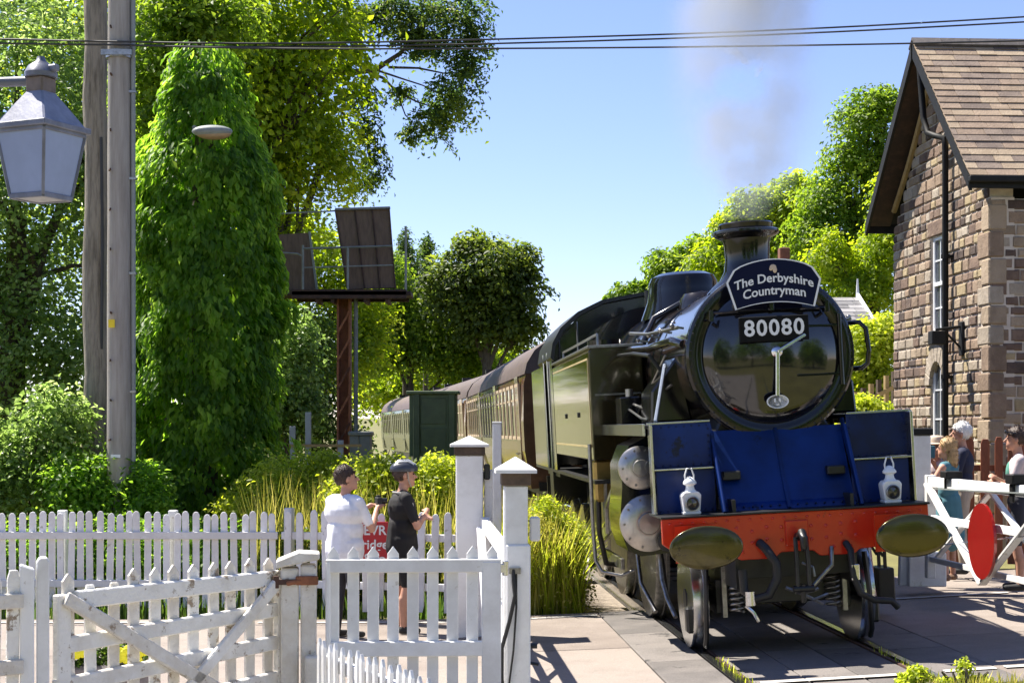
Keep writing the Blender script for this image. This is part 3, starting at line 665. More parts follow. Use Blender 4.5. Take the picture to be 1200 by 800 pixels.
# dome
part('dome', MB().lathe([(.52,3.3),(.47,3.42),(.43,3.52),(.41,3.64),(.405,3.72),(.37,3.795),(.28,3.835),(.12,3.85),(1e-5,3.852)], 48, Matrix.Translation((0,5.7,0)), sy=1.25), 'black', smooth=40)
part('top_feed', MB().lathe([(.3,3.2),(.26,3.42),(.2,3.5),(1e-5,3.53)], 32, Matrix.Translation((0,4.5,0))), 'boiler', smooth=40)
for x in (-.15,.15): part('safety_valve', MB().cyl((x,7.5,3.5),(x,7.5,3.8), .06, .05, 14), 'dull', smooth=40)
part('whistle', MB().cyl((.35,8.5,3.45),(.35,8.5,3.75), .03, n=10), 'steel', smooth=40)
# pipes down the boiler and the lubricator gear on the left running plate
for s in (-1, 1):
    part('feed_pipe', MB().tube([(s*.2,4.5,3.42),(s*.55,4.45,3.25),(s*.76,4.4,2.85),(s*.78,4.3,2.4),(s*.78,4.25,2.1)], .035, 10), 'boiler', smooth=50)
    if s < 0: part('boiler_stay', MB().bar((s*1.1,1.05,2.09),(s*.88,1.75,2.62), .085, .03, up=(1,0,0)), mat('stay_sky_tint', (.35,.38,.42), .25, .6, var=.15), bevel=.006)  # stay coloured pale blue for the sky it reflects
    part('sand_pipe', MB().tube([(s*.9,2.6,2.1),(s*.92,2.6,1.2),(s*.8,2.9,.3)], .025, 8), 'dull', smooth=50)
    lb = part('lubricator', MB().box(min(s*.92,s*1.14), max(s*.92,s*1.14), 3.2, 3.55, 2.09, 2.38), 'black', bevel=.015)
    MB().cyl((s*1.03,3.25,2.38),(s*1.03,3.25,2.46), .04, n=12).build('lubricator_lid', 'steel', lb, smooth=40)
    part('reverser_rod', MB().tube([(s*.85,2.2,2.6),(s*.95,2.2,2.75),(s*.98,3.2,2.82),(s*1.0,4.2,2.85)], .02, 6), 'dull', smooth=50)
    part('steam_pipe_cover', MB().prism([(s*.6,2.1),(s*1.0,2.1),(s*.98,2.4),(s*.7,2.75)], 2.0, 2.7, 'y'), 'black', bevel=.02)
# side tanks, with lining strips
for s in (-1, 1):
    a, b = (-1.33, -.74) if s < 0 else (.74, 1.33)
    tk = part('side_tank', MB().prism([(a if s < 0 else b, 1.72),(a if s < 0 else b, 2.9),((a+.03) if s < 0 else (b-.03), 2.95),(b if s < 0 else a, 2.95),(b if s < 0 else a, 1.72)], 4.2, 8.95, 'y'), mat('tank_black_grass_tint', (.016,.013,.005), .12, col2=(.028,.022,.008), scale=2, coat=.5, bump=.03, bscale=4, patch=((.02,.018,.012), .6, 3)), bevel=.012)  # olive tint in the black stands for reflected sunlit grass
    x = s*1.333
    MB().box(x-.004, x+.004, 4.3, 8.85, 2.82, 2.84).box(x-.004, x+.004, 4.3, 8.85, 1.86, 1.88).box(x-.004, x+.004, 4.3, 4.32, 1.88, 2.82).build('lining', mat('lining_cream', (.5,.4,.2), .4), tk)
    MB().box(min(a,b)-.01, max(a,b)+.01, 4.17, 8.95, 2.94, 2.972).build('tank_top_angle', 'steel', tk, bevel=.004)
    MB().box(min(a,b)+.05, max(a,b)-.04, 4.185, 4.2, 2.42, 2.44).build('tank_front_seam', 'steel', tk)
    MB().tube([(s*1.0,4.19,2.2),(s*1.0,4.14,2.2),(s*1.0,4.14,2.33),(s*.82,4.14,2.33),(s*.82,4.19,2.33)], .012, 6).build('tank_front_rail', 'steel', tk)
    for y in (5.6, 7.2):
        MB().box(x-.012, x+.012, y-.05, y+.05, 2.2, 2.26).build('tank_lifting_lug', 'dull', tk, bevel=.004)
    MB().cyl((s*1.05,5.0,2.95),(s*1.05,5.0,3.06), .2, n=20).build('tank_filler', 'black', tk, smooth=40)
    MB().tube([(s*1.2,4.4,2.97),(s*1.2,4.4,3.1),(s*1.2,8.6,3.1),(s*1.2,8.6,2.97)], .015, 6).build('tank_handrail', 'steel', tk, smooth=50)
    # cab side, bunker, doorway
    MB().box(x-.02*s-.02, x-.02*s+.02, 8.97, 9.6, 1.5, 3.1).build('cab_side', 'black', loco, bevel=.004)
    MB().box(x-.02*s-.02, x-.02*s+.02, 10.3, 13.0, 1.5, 3.0).build('bunker_side', 'black', loco, bevel=.004)
    for y in (9.62, 10.28): MB().cyl((s*1.34,y,1.5),(s*1.34,y,3.15), .018, n=8).build('cab_handrail', 'silver', loco, smooth=40)
    # frames and steps
    MB().box(s*.52-.015, s*.52+.015, .56, 12.9, .62, 1.4).build('main_frame', 'dull', loco)
    MB().box(min(s*.95,s*1.33), max(s*.95,s*1.33), 4.2, 13.0, 1.46, 1.5).build('footplate', 'dull', loco)
    st = epart('footstep', loco) if s > 0 else None
    for y in ((2.9, 3.12) if s > 0 else ()): MB().bar((s*1.2,y,1.0),(s*1.42,y-.05,.62), .03, .03).bar((s*1.45,y,1.1),(s*1.45,y,.4), .03, .03).build('step_hanger', 'dull', st)
    if s > 0: MB().box(min(s*1.36,s*1.52), max(s*1.36,s*1.52), 2.82, 3.2, .14, .5).build('step_board', 'dull', st, bevel=.01)
    st2 = epart('cab_step', loco)
    MB().box(s*1.32-.015, s*1.32+.015, 9.7, 10.25, .5, 1.46).build('step_plate', 'dull', st2)
    for z in (.52, .95): MB().box(min(s*1.33,s*1.5), max(s*1.33,s*1.5), 9.72, 10.23, z, z+.03).build('step_tread', 'steel', st2)
    # tank edge pipe that curves under (injector and steps under the tank front)
    MB().tube([(s*1.36,4.3,1.9),(s*1.37,4.3,1.0),(s*1.36,4.3,.62),(s*1.3,4.25,.5),(s*1.1,4.2,.45),(s*.95,4.2,.5)], .022, 8).build('injector_pipe', 'steel', loco, smooth=50)
    MB().tube([(s*1.25,4.6,1.7),(s*1.27,4.6,.9),(s*1.2,4.7,.55),(s*1.0,4.9,.5)], .03, 8).build('water_pipe', 'dull', loco, smooth=50)
    MB().box(min(s*1.08,s*1.3), max(s*1.08,s*1.3), 4.5, 4.75, 1.25, 1.72).build('injector', mat('brass', (.35,.24,.08), .35, .8, var=.2), loco, bevel=.03)
cabroof = [(-1.36,3.05),(-1.32,3.25),(-1.2,3.45),(-.95,3.66),(-.6,3.81),(0,3.89),(.6,3.81),(.95,3.66),(1.2,3.45),(1.32,3.25),(1.36,3.05)]
part('cab_roof', MB().prism(cabroof + [(p[0]*.97, p[1]-.05) for p in reversed(cabroof)], 8.8, 11.2, 'y'), 'dull', smooth=40)
cabf = MB().prism([(-1.31,1.7)] + [(p[0]*.965, p[1]-.055) for p in cabroof] + [(1.31,1.7)], 8.96, 9.0, 'y')
part('cab_front', cabf, 'black')
for s in (-1, 1):
    w = part('cab_window', MB().prism([(s*.98,3.0),(s*1.2,3.0),(s*1.2,3.3),(s*.98,3.5)], 8.935, 8.957, 'y'), 'glass')
    MB().tube([(s*.96,8.94,2.98),(s*1.22,8.94,2.98),(s*1.22,8.94,3.32),(s*.96,8.94,3.53),(s*.96,8.94,2.98)], .016, 6).build('window_rim', 'steel', w)
part('bunker', MB().box(-1.29, 1.29, 11.0, 13.05, 1.5, 2.98), 'black', bevel=.02)
part('cab_back', MB().prism([(-1.29,1.5)] + [(p[0]*.95, p[1]-.06) for p in cabroof] + [(1.29,1.5)], 11.05, 11.1, 'y'), 'black')
part('rear_beam', MB().box(-1.17,1.17,13.0,13.06,.9,1.3), 'dull')
part('cab_floor', MB().box(-1.3,1.3,8.95,11.0,1.4,1.46), 'dull')
# cylinders
for s in (-1, 1):
    c = epart('cylinder', loco)
    q = [(s*.6,1.95),(s*1.1,1.97),(s*1.26,1.9),(s*1.34,1.72),(s*1.345,1.5),(s*1.37,1.3),(s*1.37,1.08),(s*1.32,.92),(s*1.2,.86),(s*.6,.9)]
    MB().prism(q, 1.72, 2.62, 'y').build('cylinder_casing', 'black', c, smooth=35)
    for xx, zz, rr, nm in ((1.17, 1.69, .205, 'valve_chest_cover'), (1.12, 1.17, .268, 'cylinder_cover')):
        cv = MB().lathe([(rr,0),(rr,.05),(rr-.02,.07),(rr*.5,.1),(rr*.4,.1),(rr*.36,.13),(1e-5,.135)], 36, Matrix.Translation((s*xx,1.73,zz)) @ AX_FRONT).build(nm, 'cyl', c, smooth=35)
        bo = MB()
        for k in range(10):
            a = 2*math.pi*k/10; bo.cyl((s*xx + (rr-.035)*math.cos(a), 1.68, zz + (rr-.035)*math.sin(a)), (s*xx + (rr-.035)*math.cos(a), 1.645, zz + (rr-.035)*math.sin(a)), .011, n=6)
        tag(bo.build('cover_bolts', 'steel', cv), kind='stuff')
    MB().lathe([(.075,0),(.075,.05),(.05,.06),(1e-5,.06)], 18, Matrix.Translation((s*1.06,1.6,1.7)) @ AX_FRONT).build('valve_spindle_cap', 'dull', c, smooth=40)
    MB().lathe([(.1,0),(.1,.06),(.06,.07),(.05,.1),(1e-5,.1)], 18, Matrix.Translation((s*.96,1.62,1.0)) @ AX_FRONT).build('relief_valve', 'dull', c, smooth=40)
    MB().tube([(s*1.0,1.9,.88),(s*1.0,1.85,.62),(s*.98,1.7,.45),(s*.94,1.5,.3)], .022, 8).tube([(s*1.15,2.4,.88),(s*1.14,2.3,.55),(s*1.05,2.0,.3)], .022, 8).build('drain_pipe', 'steel', c, smooth=50)
    # motion
    MB().box(s*1.1-.05, s*1.1+.05, 2.62, 4.1, 1.3, 1.36).box(s*1.1-.05, s*1.1+.05, 2.62, 4.1, .98, 1.04).build('slide_bar', 'steel', loco, bevel=.004)
    MB().box(s*1.1-.07, s*1.1+.07, 3.2, 3.6, 1.03, 1.31).cyl((s*1.1,2.62,1.17),(s*1.1,3.3,1.17), .04, n=12).build('crosshead', 'steel', loco, bevel=.01)
    MB().bar((s*1.16,3.4,1.17),(s*1.16,6.5,.58), .04, .12).build('connecting_rod', 'steel', loco, bevel=.006)
    MB().bar((s*1.08,4.15,.58),(s*1.08,8.85,.58), .04, .12).build('coupling_rod', 'steel', loco, bevel=.006)
    MB().bar((s*1.2,4.4,1.5),(s*1.2,4.45,.9), .03, .08).bar((s*1.2,4.4,1.2),(s*1.2,2.9,1.66), .03, .05).build('valve_gear', 'steel', loco)
# wheels
def wheel(r, w, nsp, parent, loc, s, name, tyre_mat='steel'):
    o = epart(name, parent, loc); rot = Matrix.Rotation(R(90), 4, 'Y')
    MB().lathe([(r-.07,-w/2),(r-.005,-w/2),(r+.0,-w/2+.02),(r,w/2-.035),(r+.028,w/2-.03),(r+.028,w/2),(r-.07,w/2)] if s < 0 else [(r-.07,-w/2),(r+.028,-w/2),(r+.028,-w/2+.03),(r,-w/2+.035),(r,w/2-.02),(r-.005,w/2),(r-.07,w/2)], 48, rot).build('tyre', tyre_mat, o, smooth=30)
    m = MB(); m.cyl((-w*.55,0,0),(w*.55,0,0), r*.2, n=20); m.lathe([(r-.12,-w*.3),(r-.065,-w*.3),(r-.065,w*.3),(r-.12,w*.3)], 40, rot)
    for k in range(nsp):
        a = 2*math.pi*k/nsp; m.bar((0, r*.15*math.cos(a), r*.15*math.sin(a)), (0, (r-.1)*math.cos(a), (r-.1)*math.sin(a)), w*.35, .05, up=(1,0,0))
    m.build('wheel_centre', 'dull', o, smooth=40); return o
for s in (-1, 1):
    wheel(.457, .135, 10, loco, (s*.765, 1.55, .462), s, 'pony_wheel', 'silver')
    for y in (4.15, 6.5, 8.85): wheel(.864, .14, 15, loco, (s*.765, y, .868), s, 'driving_wheel')
    for y in (10.9, 12.4): wheel(.457, .135, 10, loco, (s*.765, y, .462), s, 'trailing_wheel')
part('pony_axle', MB().cyl((-.7,1.55,.462),(.7,1.55,.462), .07, n=12), 'dull', smooth=40)
for y in (4.15,6.5,8.85,10.9,12.4): part('axle', MB().cyl((-.7,y,.6),(.7,y,.6), .09, n=12), 'dull', smooth=40)
pt = part('pony_truck', MB().box(-.62,.62,1.15,1.2,.42,.66).box(-.62,-.56,1.15,2.3,.35,.6).box(.56,.62,1.15,2.3,.35,.6).box(-.5,.5,1.4,2.1,.55,.75), 'dull', bevel=.008)
for s in (-1, 1):
    hx = [(s*.44 + .06*math.cos(t), 1.1 + .06*math.sin(t), .36 + .0085*t*.9) for t in np.linspace(0, 2*math.pi*7, 80)]
    MB().tube(hx, .013, 6).build('coil_spring', 'steel', pt, smooth=60)
    MB().box(s*.55-.02, s*.55+.02, 1.08, 1.12, .32, .82).build('spring_hanger', 'steel', pt)
    MB().tube([(s*.72,1.0,.85),(s*.74,.96,.5),(s*.75,.98,.16),(s*.75,1.05,.08)], .025, 6).build('guard_iron', 'dull', pt, smooth=50)
    MB().box(s*.8-.09, s*.8+.09, 1.18, 1.3, .18, .42).build('brake_block', 'dull', pt, bevel=.02)
part('cross_stretcher', MB().box(-.5,.5,.7,1.2,.7,1.25), 'dull'); part('cross_stretcher', MB().box(-.5,.5,2.2,2.3,.4,1.2), 'dull'); part('cross_stretcher', MB().box(-.55,.55,3.6,3.7,.5,1.5), 'dull')
part('ashpan', MB().box(-.5,.5,6.8,9.0,.45,1.5), 'dull')
# headboard and lamps rest on the engine: things of their own
def on_loco(name, label, cat, x, y, z, group=None):
    v = Matrix.Rotation(TH, 4, 'Z') @ Matrix.Rotation(-CANT, 4, 'Y') @ Vector((x, y, z))
    o = thing(name, label, cat, LOC + v, 0, group); o.rotation_euler = (0, -CANT, TH); return o
hb = on_loco('headboard', 'navy curved headboard with white rim hung across the smokebox top', 'headboard', .015, .93, 3.1)
def hb_shape(k):
    w, h0 = .43, .0; pts = []
    for x in np.linspace(-.36, .36, 13): pts.append((x, .0 - x*x*.42 + .02))
    pts.append((.43, .21))
    pts.append((.36, .32))
    for x in np.linspace(.3, -.3, 11): pts.append((x, .41 - x*x*.62))
    pts.append((-.36, .32)); pts.append((-.43, .21))
    c = Vector((0, .19)); return [tuple(c + (Vector(p) - c)*k) for p in pts]
MB().prism(hb_shape(1.0), 0, .02, 'y').build('board', 'navyb', hb)
q = hb_shape(1.0); qi = hb_shape(.955); m = MB(); n = len(q)
m.add([(p[0], -.004, p[1]) for p in q] + [(p[0], -.004, p[1]) for p in qi], [(i, i+n, (i+1) % n + n, (i+1) % n) for i in range(n)]); m.build('rim', 'letter', hb)
def bend(me, k):
    for v in me.vertices: v.co.z -= k*v.co.x*v.co.x
me = text_mesh('The Derbyshire', .112, .004, bold=.002); bend(me, .5); place('lettering', me, 'letter', hb, (0, -.005, .235))
me = text_mesh('Countryman', .112, .004, bold=.002); bend(me, .45); place('lettering', me, 'letter', hb, (0, -.005, .125))
MB().ball((-.0, -.004, .335), .03, .005, .024, 12).ball((.015, -.004, .31), .02, .005, .03, 12).ball((-.02, -.004, .318), .016, .005, .016, 10).build('emblem', 'cream', hb, smooth=60)
def lamp(x, label):
    o = on_loco('headlamp', label, 'lamp', x, .62, 1.292, 'white oil lamps on the buffer beam')
    MB().box(-.075,.075,-.06,.1,0,.03).prism([(-.07,.03),(.07,.03),(.085,.17),(.06,.2),(-.06,.2),(-.085,.17)], -.055, .095, 'y').build('lamp_body', 'lampwhite', o, bevel=.008)
    MB().lathe([(.055,.2),(.04,.22),(.035,.25),(.06,.265),(.06,.28),(.045,.3),(.02,.325),(1e-5,.33)], 20, Matrix.Translation((0,.02,0))).build('lamp_chimney', 'lampwhite', o, smooth=40)
    MB().tube([(-.035,.02,.29),(-.04,.02,.34),(-.02,.02,.4),(.02,.02,.4),(.04,.02,.34),(.035,.02,.29)], .008, 6).build('lamp_handle', 'lampwhite', o, smooth=60)
    MB().lathe([(.055,0),(.055,.02),(.045,.025),(.04,.012),(1e-5,.02)], 24, Matrix.Translation((0,-.05,.1)) @ AX_FRONT).build('lens', 'lens', o, smooth=40)
    MB().lathe([(.062,0),(.062,.022),(.054,.028),(.054,0)], 24, Matrix.Translation((0,-.052,.1)) @ AX_FRONT).build('lens_ring', 'steel', o, smooth=40)
lamp(-.885, 'white oil headlamp on the buffer beam end nearer the picket fences')
lamp(.885, 'white oil headlamp on the buffer beam end nearer the stone house')

# ------------------------------------------------------------------ coaches
CW = 1.41
def coach(b0, b1, key, label, near=True):
    p0, p1 = W(curve_off(b0), b0), W(curve_off(b1), b1); d = p1 - p0; Ln = d.length
    o = thing('railway_coach', label, 'coach', p0, math.atan2(-d.x, d.y), 'coaches behind the locomotive'); o.rotation_euler = (0, -CANT, math.atan2(-d.x, d.y))
    side = [(-1.33,1.05),(-CW,1.7),(-CW,2.2),(-1.37,2.85),(-1.31,3.06)]
    MB().prism(side + [(-x, z) for x, z in reversed(side)], 0, Ln, 'y').build('body', key, o)
    arc = [(-1.35,3.02),(-1.3,3.2),(-1.15,3.42),(-.85,3.62),(-.45,3.75),(0,3.8)]
    MB().prism(arc + [(-x, z) for x, z in reversed(arc[:-1])], -.03, Ln+.03, 'y').build('roof', 'roofgrey', o, smooth=50)
    for k in range(5):
        MB().box(-.15,.15,-.1,.1,0,.14).build('roof_vent', 'dull', o, loc=(.35 if k % 2 else -.35, 2 + k*(Ln-4)/4, 3.74))
    # windows on both sides: frame + pane + quarter light bar
    fr = MB(); w, z0, z1 = .62, 1.95, 2.82
    fr.box(-.02,.02,-w/2-.06,-w/2,z0-.06,z1+.06).box(-.02,.02,w/2,w/2+.06,z0-.06,z1+.06).box(-.02,.02,-w/2,w/2,z0-.06,z0).box(-.02,.02,-w/2,w/2,z1,z1+.06).box(-.018,.018,-w/2,w/2,z1-.24,z1-.21)
    fme = fr.mesh('window_frame'); pme = MB().box(-.006,.006,-w/2,w/2,z0,z1).mesh('pane')
    ys = np.linspace(1.0, Ln-1.0, 19)
    for s in ((-1, 1) if near else (-1,)):
        for k, y in enumerate(ys):
            lean = math.atan2(.05, .6)*s*-1
            if k in (0, 18, 6, 12):          # doors
                dr = MB().box(-.012,.012,-.36,.36,1.12,3.0).build('door', key, o, loc=(s*CW + s*.0, y, 0))
                MB().box(-.05,-.02,.22,.34,1.62,1.66).build('handle', 'silver', dr) if s < 0 else None
                continue_door = True
            wi = place('window', fme, 'cream' if key == 'maroon' else key, o, (s*(CW-.005), y, 0)); 
            place('pane', pme, 'glass', wi, (s*.002, 0, 0))
    MB().box(-.9,.9,.2,Ln-.2,.8,1.05).box(-.9,.9,6,Ln-6,.45,.8).build('underframe', 'dull', o)
    MB().box(-.45,.45,-.35,0,1.15,3.3).build('gangway', 'rubber', o, bevel=.05); MB().box(-1.2,1.2,-.03,.02,1.0,1.15).build('end_step', 'dull', o)
    for y in (3.2, Ln-3.2):
        bg = MB().box(-1.05,-.95,y-1.7,y+1.7,.5,.75).box(.95,1.05,y-1.7,y+1.7,.5,.75).build('bogie', 'dull', o)
        for yy in (y-1.3, y+1.3):
            for s in (-1, 1): MB().cyl((s*.7,yy,.457),(s*.82,yy,.457), .457, n=24).build('wheel', 'steel', bg, smooth=40)
    if near:
        for s in (-1, 1): MB().cyl((s*.875,-.5,1.06),(s*.875,0,1.06), .1, n=14).lathe([(.22,0),(.22,.04),(1e-5,.06)], 20, Matrix.Translation((s*.875,-.45,1.06)) @ AX_FRONT).build('buffer', 'dull', o, smooth=40)
coach(14.35, 33.9, 'maroon', 'maroon passenger coach coupled directly behind the tank engine')
coach(34.7, 54.2, 'maroon', 'second maroon coach, between the first maroon coach and the dark green one', False)
coach(55.0, 74.5, 'green_coach', 'dark green coach at the tail of the train on the curve', False)
# ------------------------------------------------------------------ picket fences and gates
def picket(w, h, t, tip, style='round'):
    m = MB()
    if style == 'round': top = [(-w/2, h-tip)] + [(-w/2*math.cos(a), h - tip + tip*math.sin(a)) for a in np.linspace(.35, math.pi-.35, 5)] + [(w/2, h-tip)]
    elif style == 'point': top = [(-w/2, h-tip), (-w/2, h-tip*.95), (0, h), (w/2, h-tip*.95), (w/2, h-tip)]
    else: top = [(-w/2, h-tip), (-w*.3, h), (w*.3, h), (w/2, h-tip)]
    return m.prism([(-w/2, 0), (w/2, 0)] + top[::-1], -t/2, t/2, 'y').mesh('picket')
def fence(name, label, cat, a, b, n, w, h, tip, rails, key='fencewhite', style='round', posts=(), z0=None, group=None, rail_front=False, jit=.008, rail_h=.085, bottom=.06):
    a, b = Vector(a), Vector(b); d = b - a; L = math.hypot(d.x, d.y)
    o = thing(name, label, cat, a, math.atan2(d.y, d.x), group); sl = d.z/L
    me = [picket(w, h*k - bottom, .022, tip, style) for k in (.982, .993, 1.0, 1.007, 1.014)]
    for i in range(n):
        x = L*(i + .5)/n
        pk = place('picket', random.choice(me), key, o, (x + random.uniform(-jit, jit)*.5, 0, sl*x + bottom), (random.uniform(-.015, .015), random.uniform(-.022, .022), random.uniform(-.03, .03)), .004)
    yr = -.034 if rail_front else .034
    for z in rails:
        MB().prism([(0, z), (L, z + sl*L), (L, z + rail_h + sl*L), (0, z + rail_h)], yr - .022, yr + .022, 'y').build('rail', key, o, bevel=.005)
    for x in posts:
        MB().box(x-.05, x+.05, .06, .16, -.05, h + .02).build('post', key, o, bevel=.01)
    return o
random.seed(21)
GL = -.15
A = pgx(-340, 18.95); B = pgx(326, 18.9)
fence('picket_fence', 'long white picket fence of close-set pickets in front of the leafy shrubs', 'fence', (A.x, A.y, GL), (B.x, B.y, GL), 59, .078, 1.17, .05, (.3, .86), rail_front=True, posts=(1.45, 2.8, 4.1, 5.4))
A = pgx(329, 18.85); B = pgx(533, 18.3)
fence('picket_fence', 'white picket fence of wider-spaced pickets behind the two men', 'fence', (A.x, A.y, GL), (B.x, B.y, GL), 13, .085, 1.2, .06, (.3, .86), rail_front=False, posts=(.06,), style='round')
# weathered field gate with a picket face
def gate_frame(a, b): 
    d = Vector(b) - Vector(a); return math.hypot(d.x, d.y), math.atan2(d.y, d.x)
A = Vector((-2.66, 9.5, GL)); B = Vector((-1.56, 10.95, GL)); L, an = gate_frame(A, B)
g1 = thing('weathered_gate', 'weathered white timber gate with two diagonal braces and peeling paint', 'gate', A, an)
mes = [picket(.082, 1.27 + k, .022, .05, s) for k, s in ((-.07, 'flat'), (0, 'point'), (.008, 'point'))]
for i in range(11):
    x = .1 + (L-.2)*i/10; place('picket', mes[0] if i in (1, 2) else random.choice(mes[1:]), 'oldwhite', g1, (x, .03, .0), (0, random.uniform(-.01, .01), 0), .005)
def plank(p0, p1, w, t, key='oldwhite', name='rail', parent=g1, y=0):
    MB().bar((p0[0], y, p0[1]), (p1[0], y, p1[1]), t, w).build(name, key, parent, bevel=.008)
plank((.12, 1.12), (L, 1.13), .105, .05); plank((0.06, .86), (L, .92), .095, .045); plank((-.03, .62), (L, .70), .095, .045); plank((-.03, .36), (L, .46), .095, .045); plank((0, .12), (L, .14), .1, .045)
plank((.02, 1.14), (1.62, .22), .085, .035, name='brace', y=-.05); plank((L-.06, 1.12), (.45, .1), .08, .035, name='brace', y=-.05)
MB().box(-.02, .075, -.03, .03, .02, 1.16).build('stile', 'oldwhite', g1, bevel=.008)
MB().box(L-.05, L+.03, -.03, .03, .02, 1.14).build('stile', 'oldwhite', g1, bevel=.008)
# gate post between the two gates, with rusty hinge
c = Vector((-1.44, 10.95, GL)); gp = thing('gate_post', 'square white gate post with sloping cap and rusty latch', 'post', c, .12)
MB().box(-.12, .0, -.1, .1, 0, 1.2).box(.012, .12, -.1, .1, 0, 1.22).build('post_body', 'oldwhite', gp, bevel=.012)
MB().prism([(-.15, 1.2), (.14, 1.26), (.14, 1.3), (0, 1.31), (-.15, 1.25)], -.13, .13, 'y').build('post_cap', 'oldwhite', gp, bevel=.008)
MB().box(-.02, .13, -.13, -.1, 1.09, 1.15).cyl((-.08, -.12, 1.1), (.02, -.12, 1.12), .018, n=8).build('latch', 'rust', gp, bevel=.01)
MB().cyl((-.15, -.1, 1.07), (-.15, -.1, 1.15), .02, n=8).bar((-.15, -.1, 1.11), (-.02, -.115, 1.11), .02, .035).build('hinge', 'rust2', gp)
MB().box(.04, .17, -.2, -.1, .28, .62).build('post_block', 'oldwhite', gp, bevel=.01)
# clean white wicket gate
A = Vector((-1.255, 10.92, GL)); B = Vector((-.075, 10.98, GL)); L, an = gate_frame(A, B)
g2 = thing('wicket_gate', 'clean white picket wicket gate between the square posts', 'gate', A, an)
me = picket(.078, 1.34, .024, .055, 'point')
for i in range(9): place('picket', me, 'white', g2, (.05 + i*.134, .028, 0.0), None, .005)
MB().box(.0, L, -.026, .026, 1.165, 1.255).build('rail', 'white', g2, bevel=.006); MB().box(.0, L, -.026, .026, .6, .7).build('rail', 'white', g2, bevel=.006); MB().box(0, L, -.026, .026, .1, .18).build('rail', 'white', g2, bevel=.006)
MB().box(L-.13, L, -.03, .03, .05, 1.24).build('stile', 'white', g2, bevel=.008)
MB().box(0.0, .035, -.03, .03, .05, 1.24).build('stile', 'white', g2, bevel=.008)
MB().cyl((L+.03, 0, 1.14), (L+.03, 0, 1.24), .022, n=10).box(L-.02, L+.03, -.02, .02, 1.16, 1.22).build('hinge', 'silver', g2, bevel=.004)
# boards and fence at the left end of the weathered gate
c = pgx(40, 9.42); lp = thing('gate_post', 'pair of upright white boards where the weathered gate closes', 'post', (c.x, c.y, GL), .3)
MB().prism([(-.08, 0), (.0, 0), (.0, 1.32), (-.08, 1.35)], -.05, .05, 'y').build('post_board', 'white', lp, bevel=.008)
MB().prism([(.012, 0), (.085, 0), (.085, 1.36), (.07, 1.385), (.03, 1.385), (.012, 1.36)], -.02, .08, 'y').build('post_board', 'white', lp, bevel=.008)
A = pgx(-120, 8.95); B = pgx(24, 9.38)
fence('picket_fence', 'short flat-topped white picket fence meeting the boards of the weathered gate', 'fence', (A.x, A.y, GL), (B.x, B.y, GL), 6, .075, 1.3, .05, (.72, 1.1), 'oldwhite', 'flat', rail_front=True)
# low picket fence running towards the road edge
A = Vector((-1.27, 10.5, GL)); B = Vector((-.42, 8.7, GL))
fence('low_picket_fence', 'low white picket fence running out from the latched gate post', 'fence', (A.x, A.y, GL), (B.x, B.y, GL), 17, .05, .79, .05, (.1, .6), 'white', 'point', jit=.004)

def square_post(name, label, x, Z, w, top, base=GL, cap=.06, capkey='white', under=True, extra=None):
    c = pgx(x, Z); o = thing(name, label, 'post', (c.x, c.y, base), 0.05)
    hh = top - base
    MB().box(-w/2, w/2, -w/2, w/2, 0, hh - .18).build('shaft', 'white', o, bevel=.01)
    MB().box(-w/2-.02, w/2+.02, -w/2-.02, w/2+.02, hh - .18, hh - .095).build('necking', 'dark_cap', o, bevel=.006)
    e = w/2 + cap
    MB().add([(-e,-e,hh-.095),(e,-e,hh-.095),(e,e,hh-.095),(-e,e,hh-.095),(-e,-e,hh-.07),(e,-e,hh-.07),(e,e,hh-.07),(-e,e,hh-.07),(0,0,hh+.02)], [(0,3,2,1),(0,1,5,4),(1,2,6,5),(2,3,7,6),(3,0,4,7),(4,5,8),(5,6,8),(6,7,8),(7,4,8)]).build('cap', capkey, o)
    return o
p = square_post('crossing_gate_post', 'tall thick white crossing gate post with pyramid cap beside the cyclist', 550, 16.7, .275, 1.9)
MB().box(.155, .24, -.05, .05, 0, 1.72).build('side_board', 'white', p, bevel=.008)
MB().box(.15, .21, -.1, -.05, 1.62, 1.78).build('hinge', 'dull', p, bevel=.01)
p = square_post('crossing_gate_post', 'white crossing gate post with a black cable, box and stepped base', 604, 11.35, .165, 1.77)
MB().box(-.07, .1, -.1, .1, 0, 1.33).build('stepped_base', 'white', p, bevel=.01)
MB().box(.1, .17, -.06, .04, 1.35, 1.52).build('junction_box', 'white', p, bevel=.012)
MB().tube([(-.02,-.115,1.16),(-.02,-.13,1.08),(-.01,-.14,.98),(-.05,-.14,.8),(-.1,-.13,.62),(-.1,-.12,.4),(-.06,-.12,0)], .014, 8).tube([(.0,-.115,1.13),(.0,-.125,.9),(-.02,-.125,.6),(-.06,-.125,.3),(-.06,-.125,0)], .008, 6).build('cable', 'rubber', p, smooth=60)
MB().box(-.05, .03, -.125, -.1, 1.13, 1.17).build('cable_clip', 'steel', p)
MB().cyl((.1,-.03,.62),(.15,-.03,.62), .02, n=8).build('hinge_pin', 'dull', p); MB().cyl((.1,-.03,.5),(.16,-.03,.49), .012, n=8).build('hinge_pin', 'dull', p)
c = pgx(582.5, 18.6); o = thing('marker_post', 'slim plain white post in front of the coaches', 'post', (c.x, c.y, GL)); MB().box(-.052, .052, -.05, .05, 0, 2.2).build('shaft', 'white', o, bevel=.008); MB().box(-.056, .056, -.054, .054, 2.2, 2.225).build('top', 'white', o, bevel=.006)

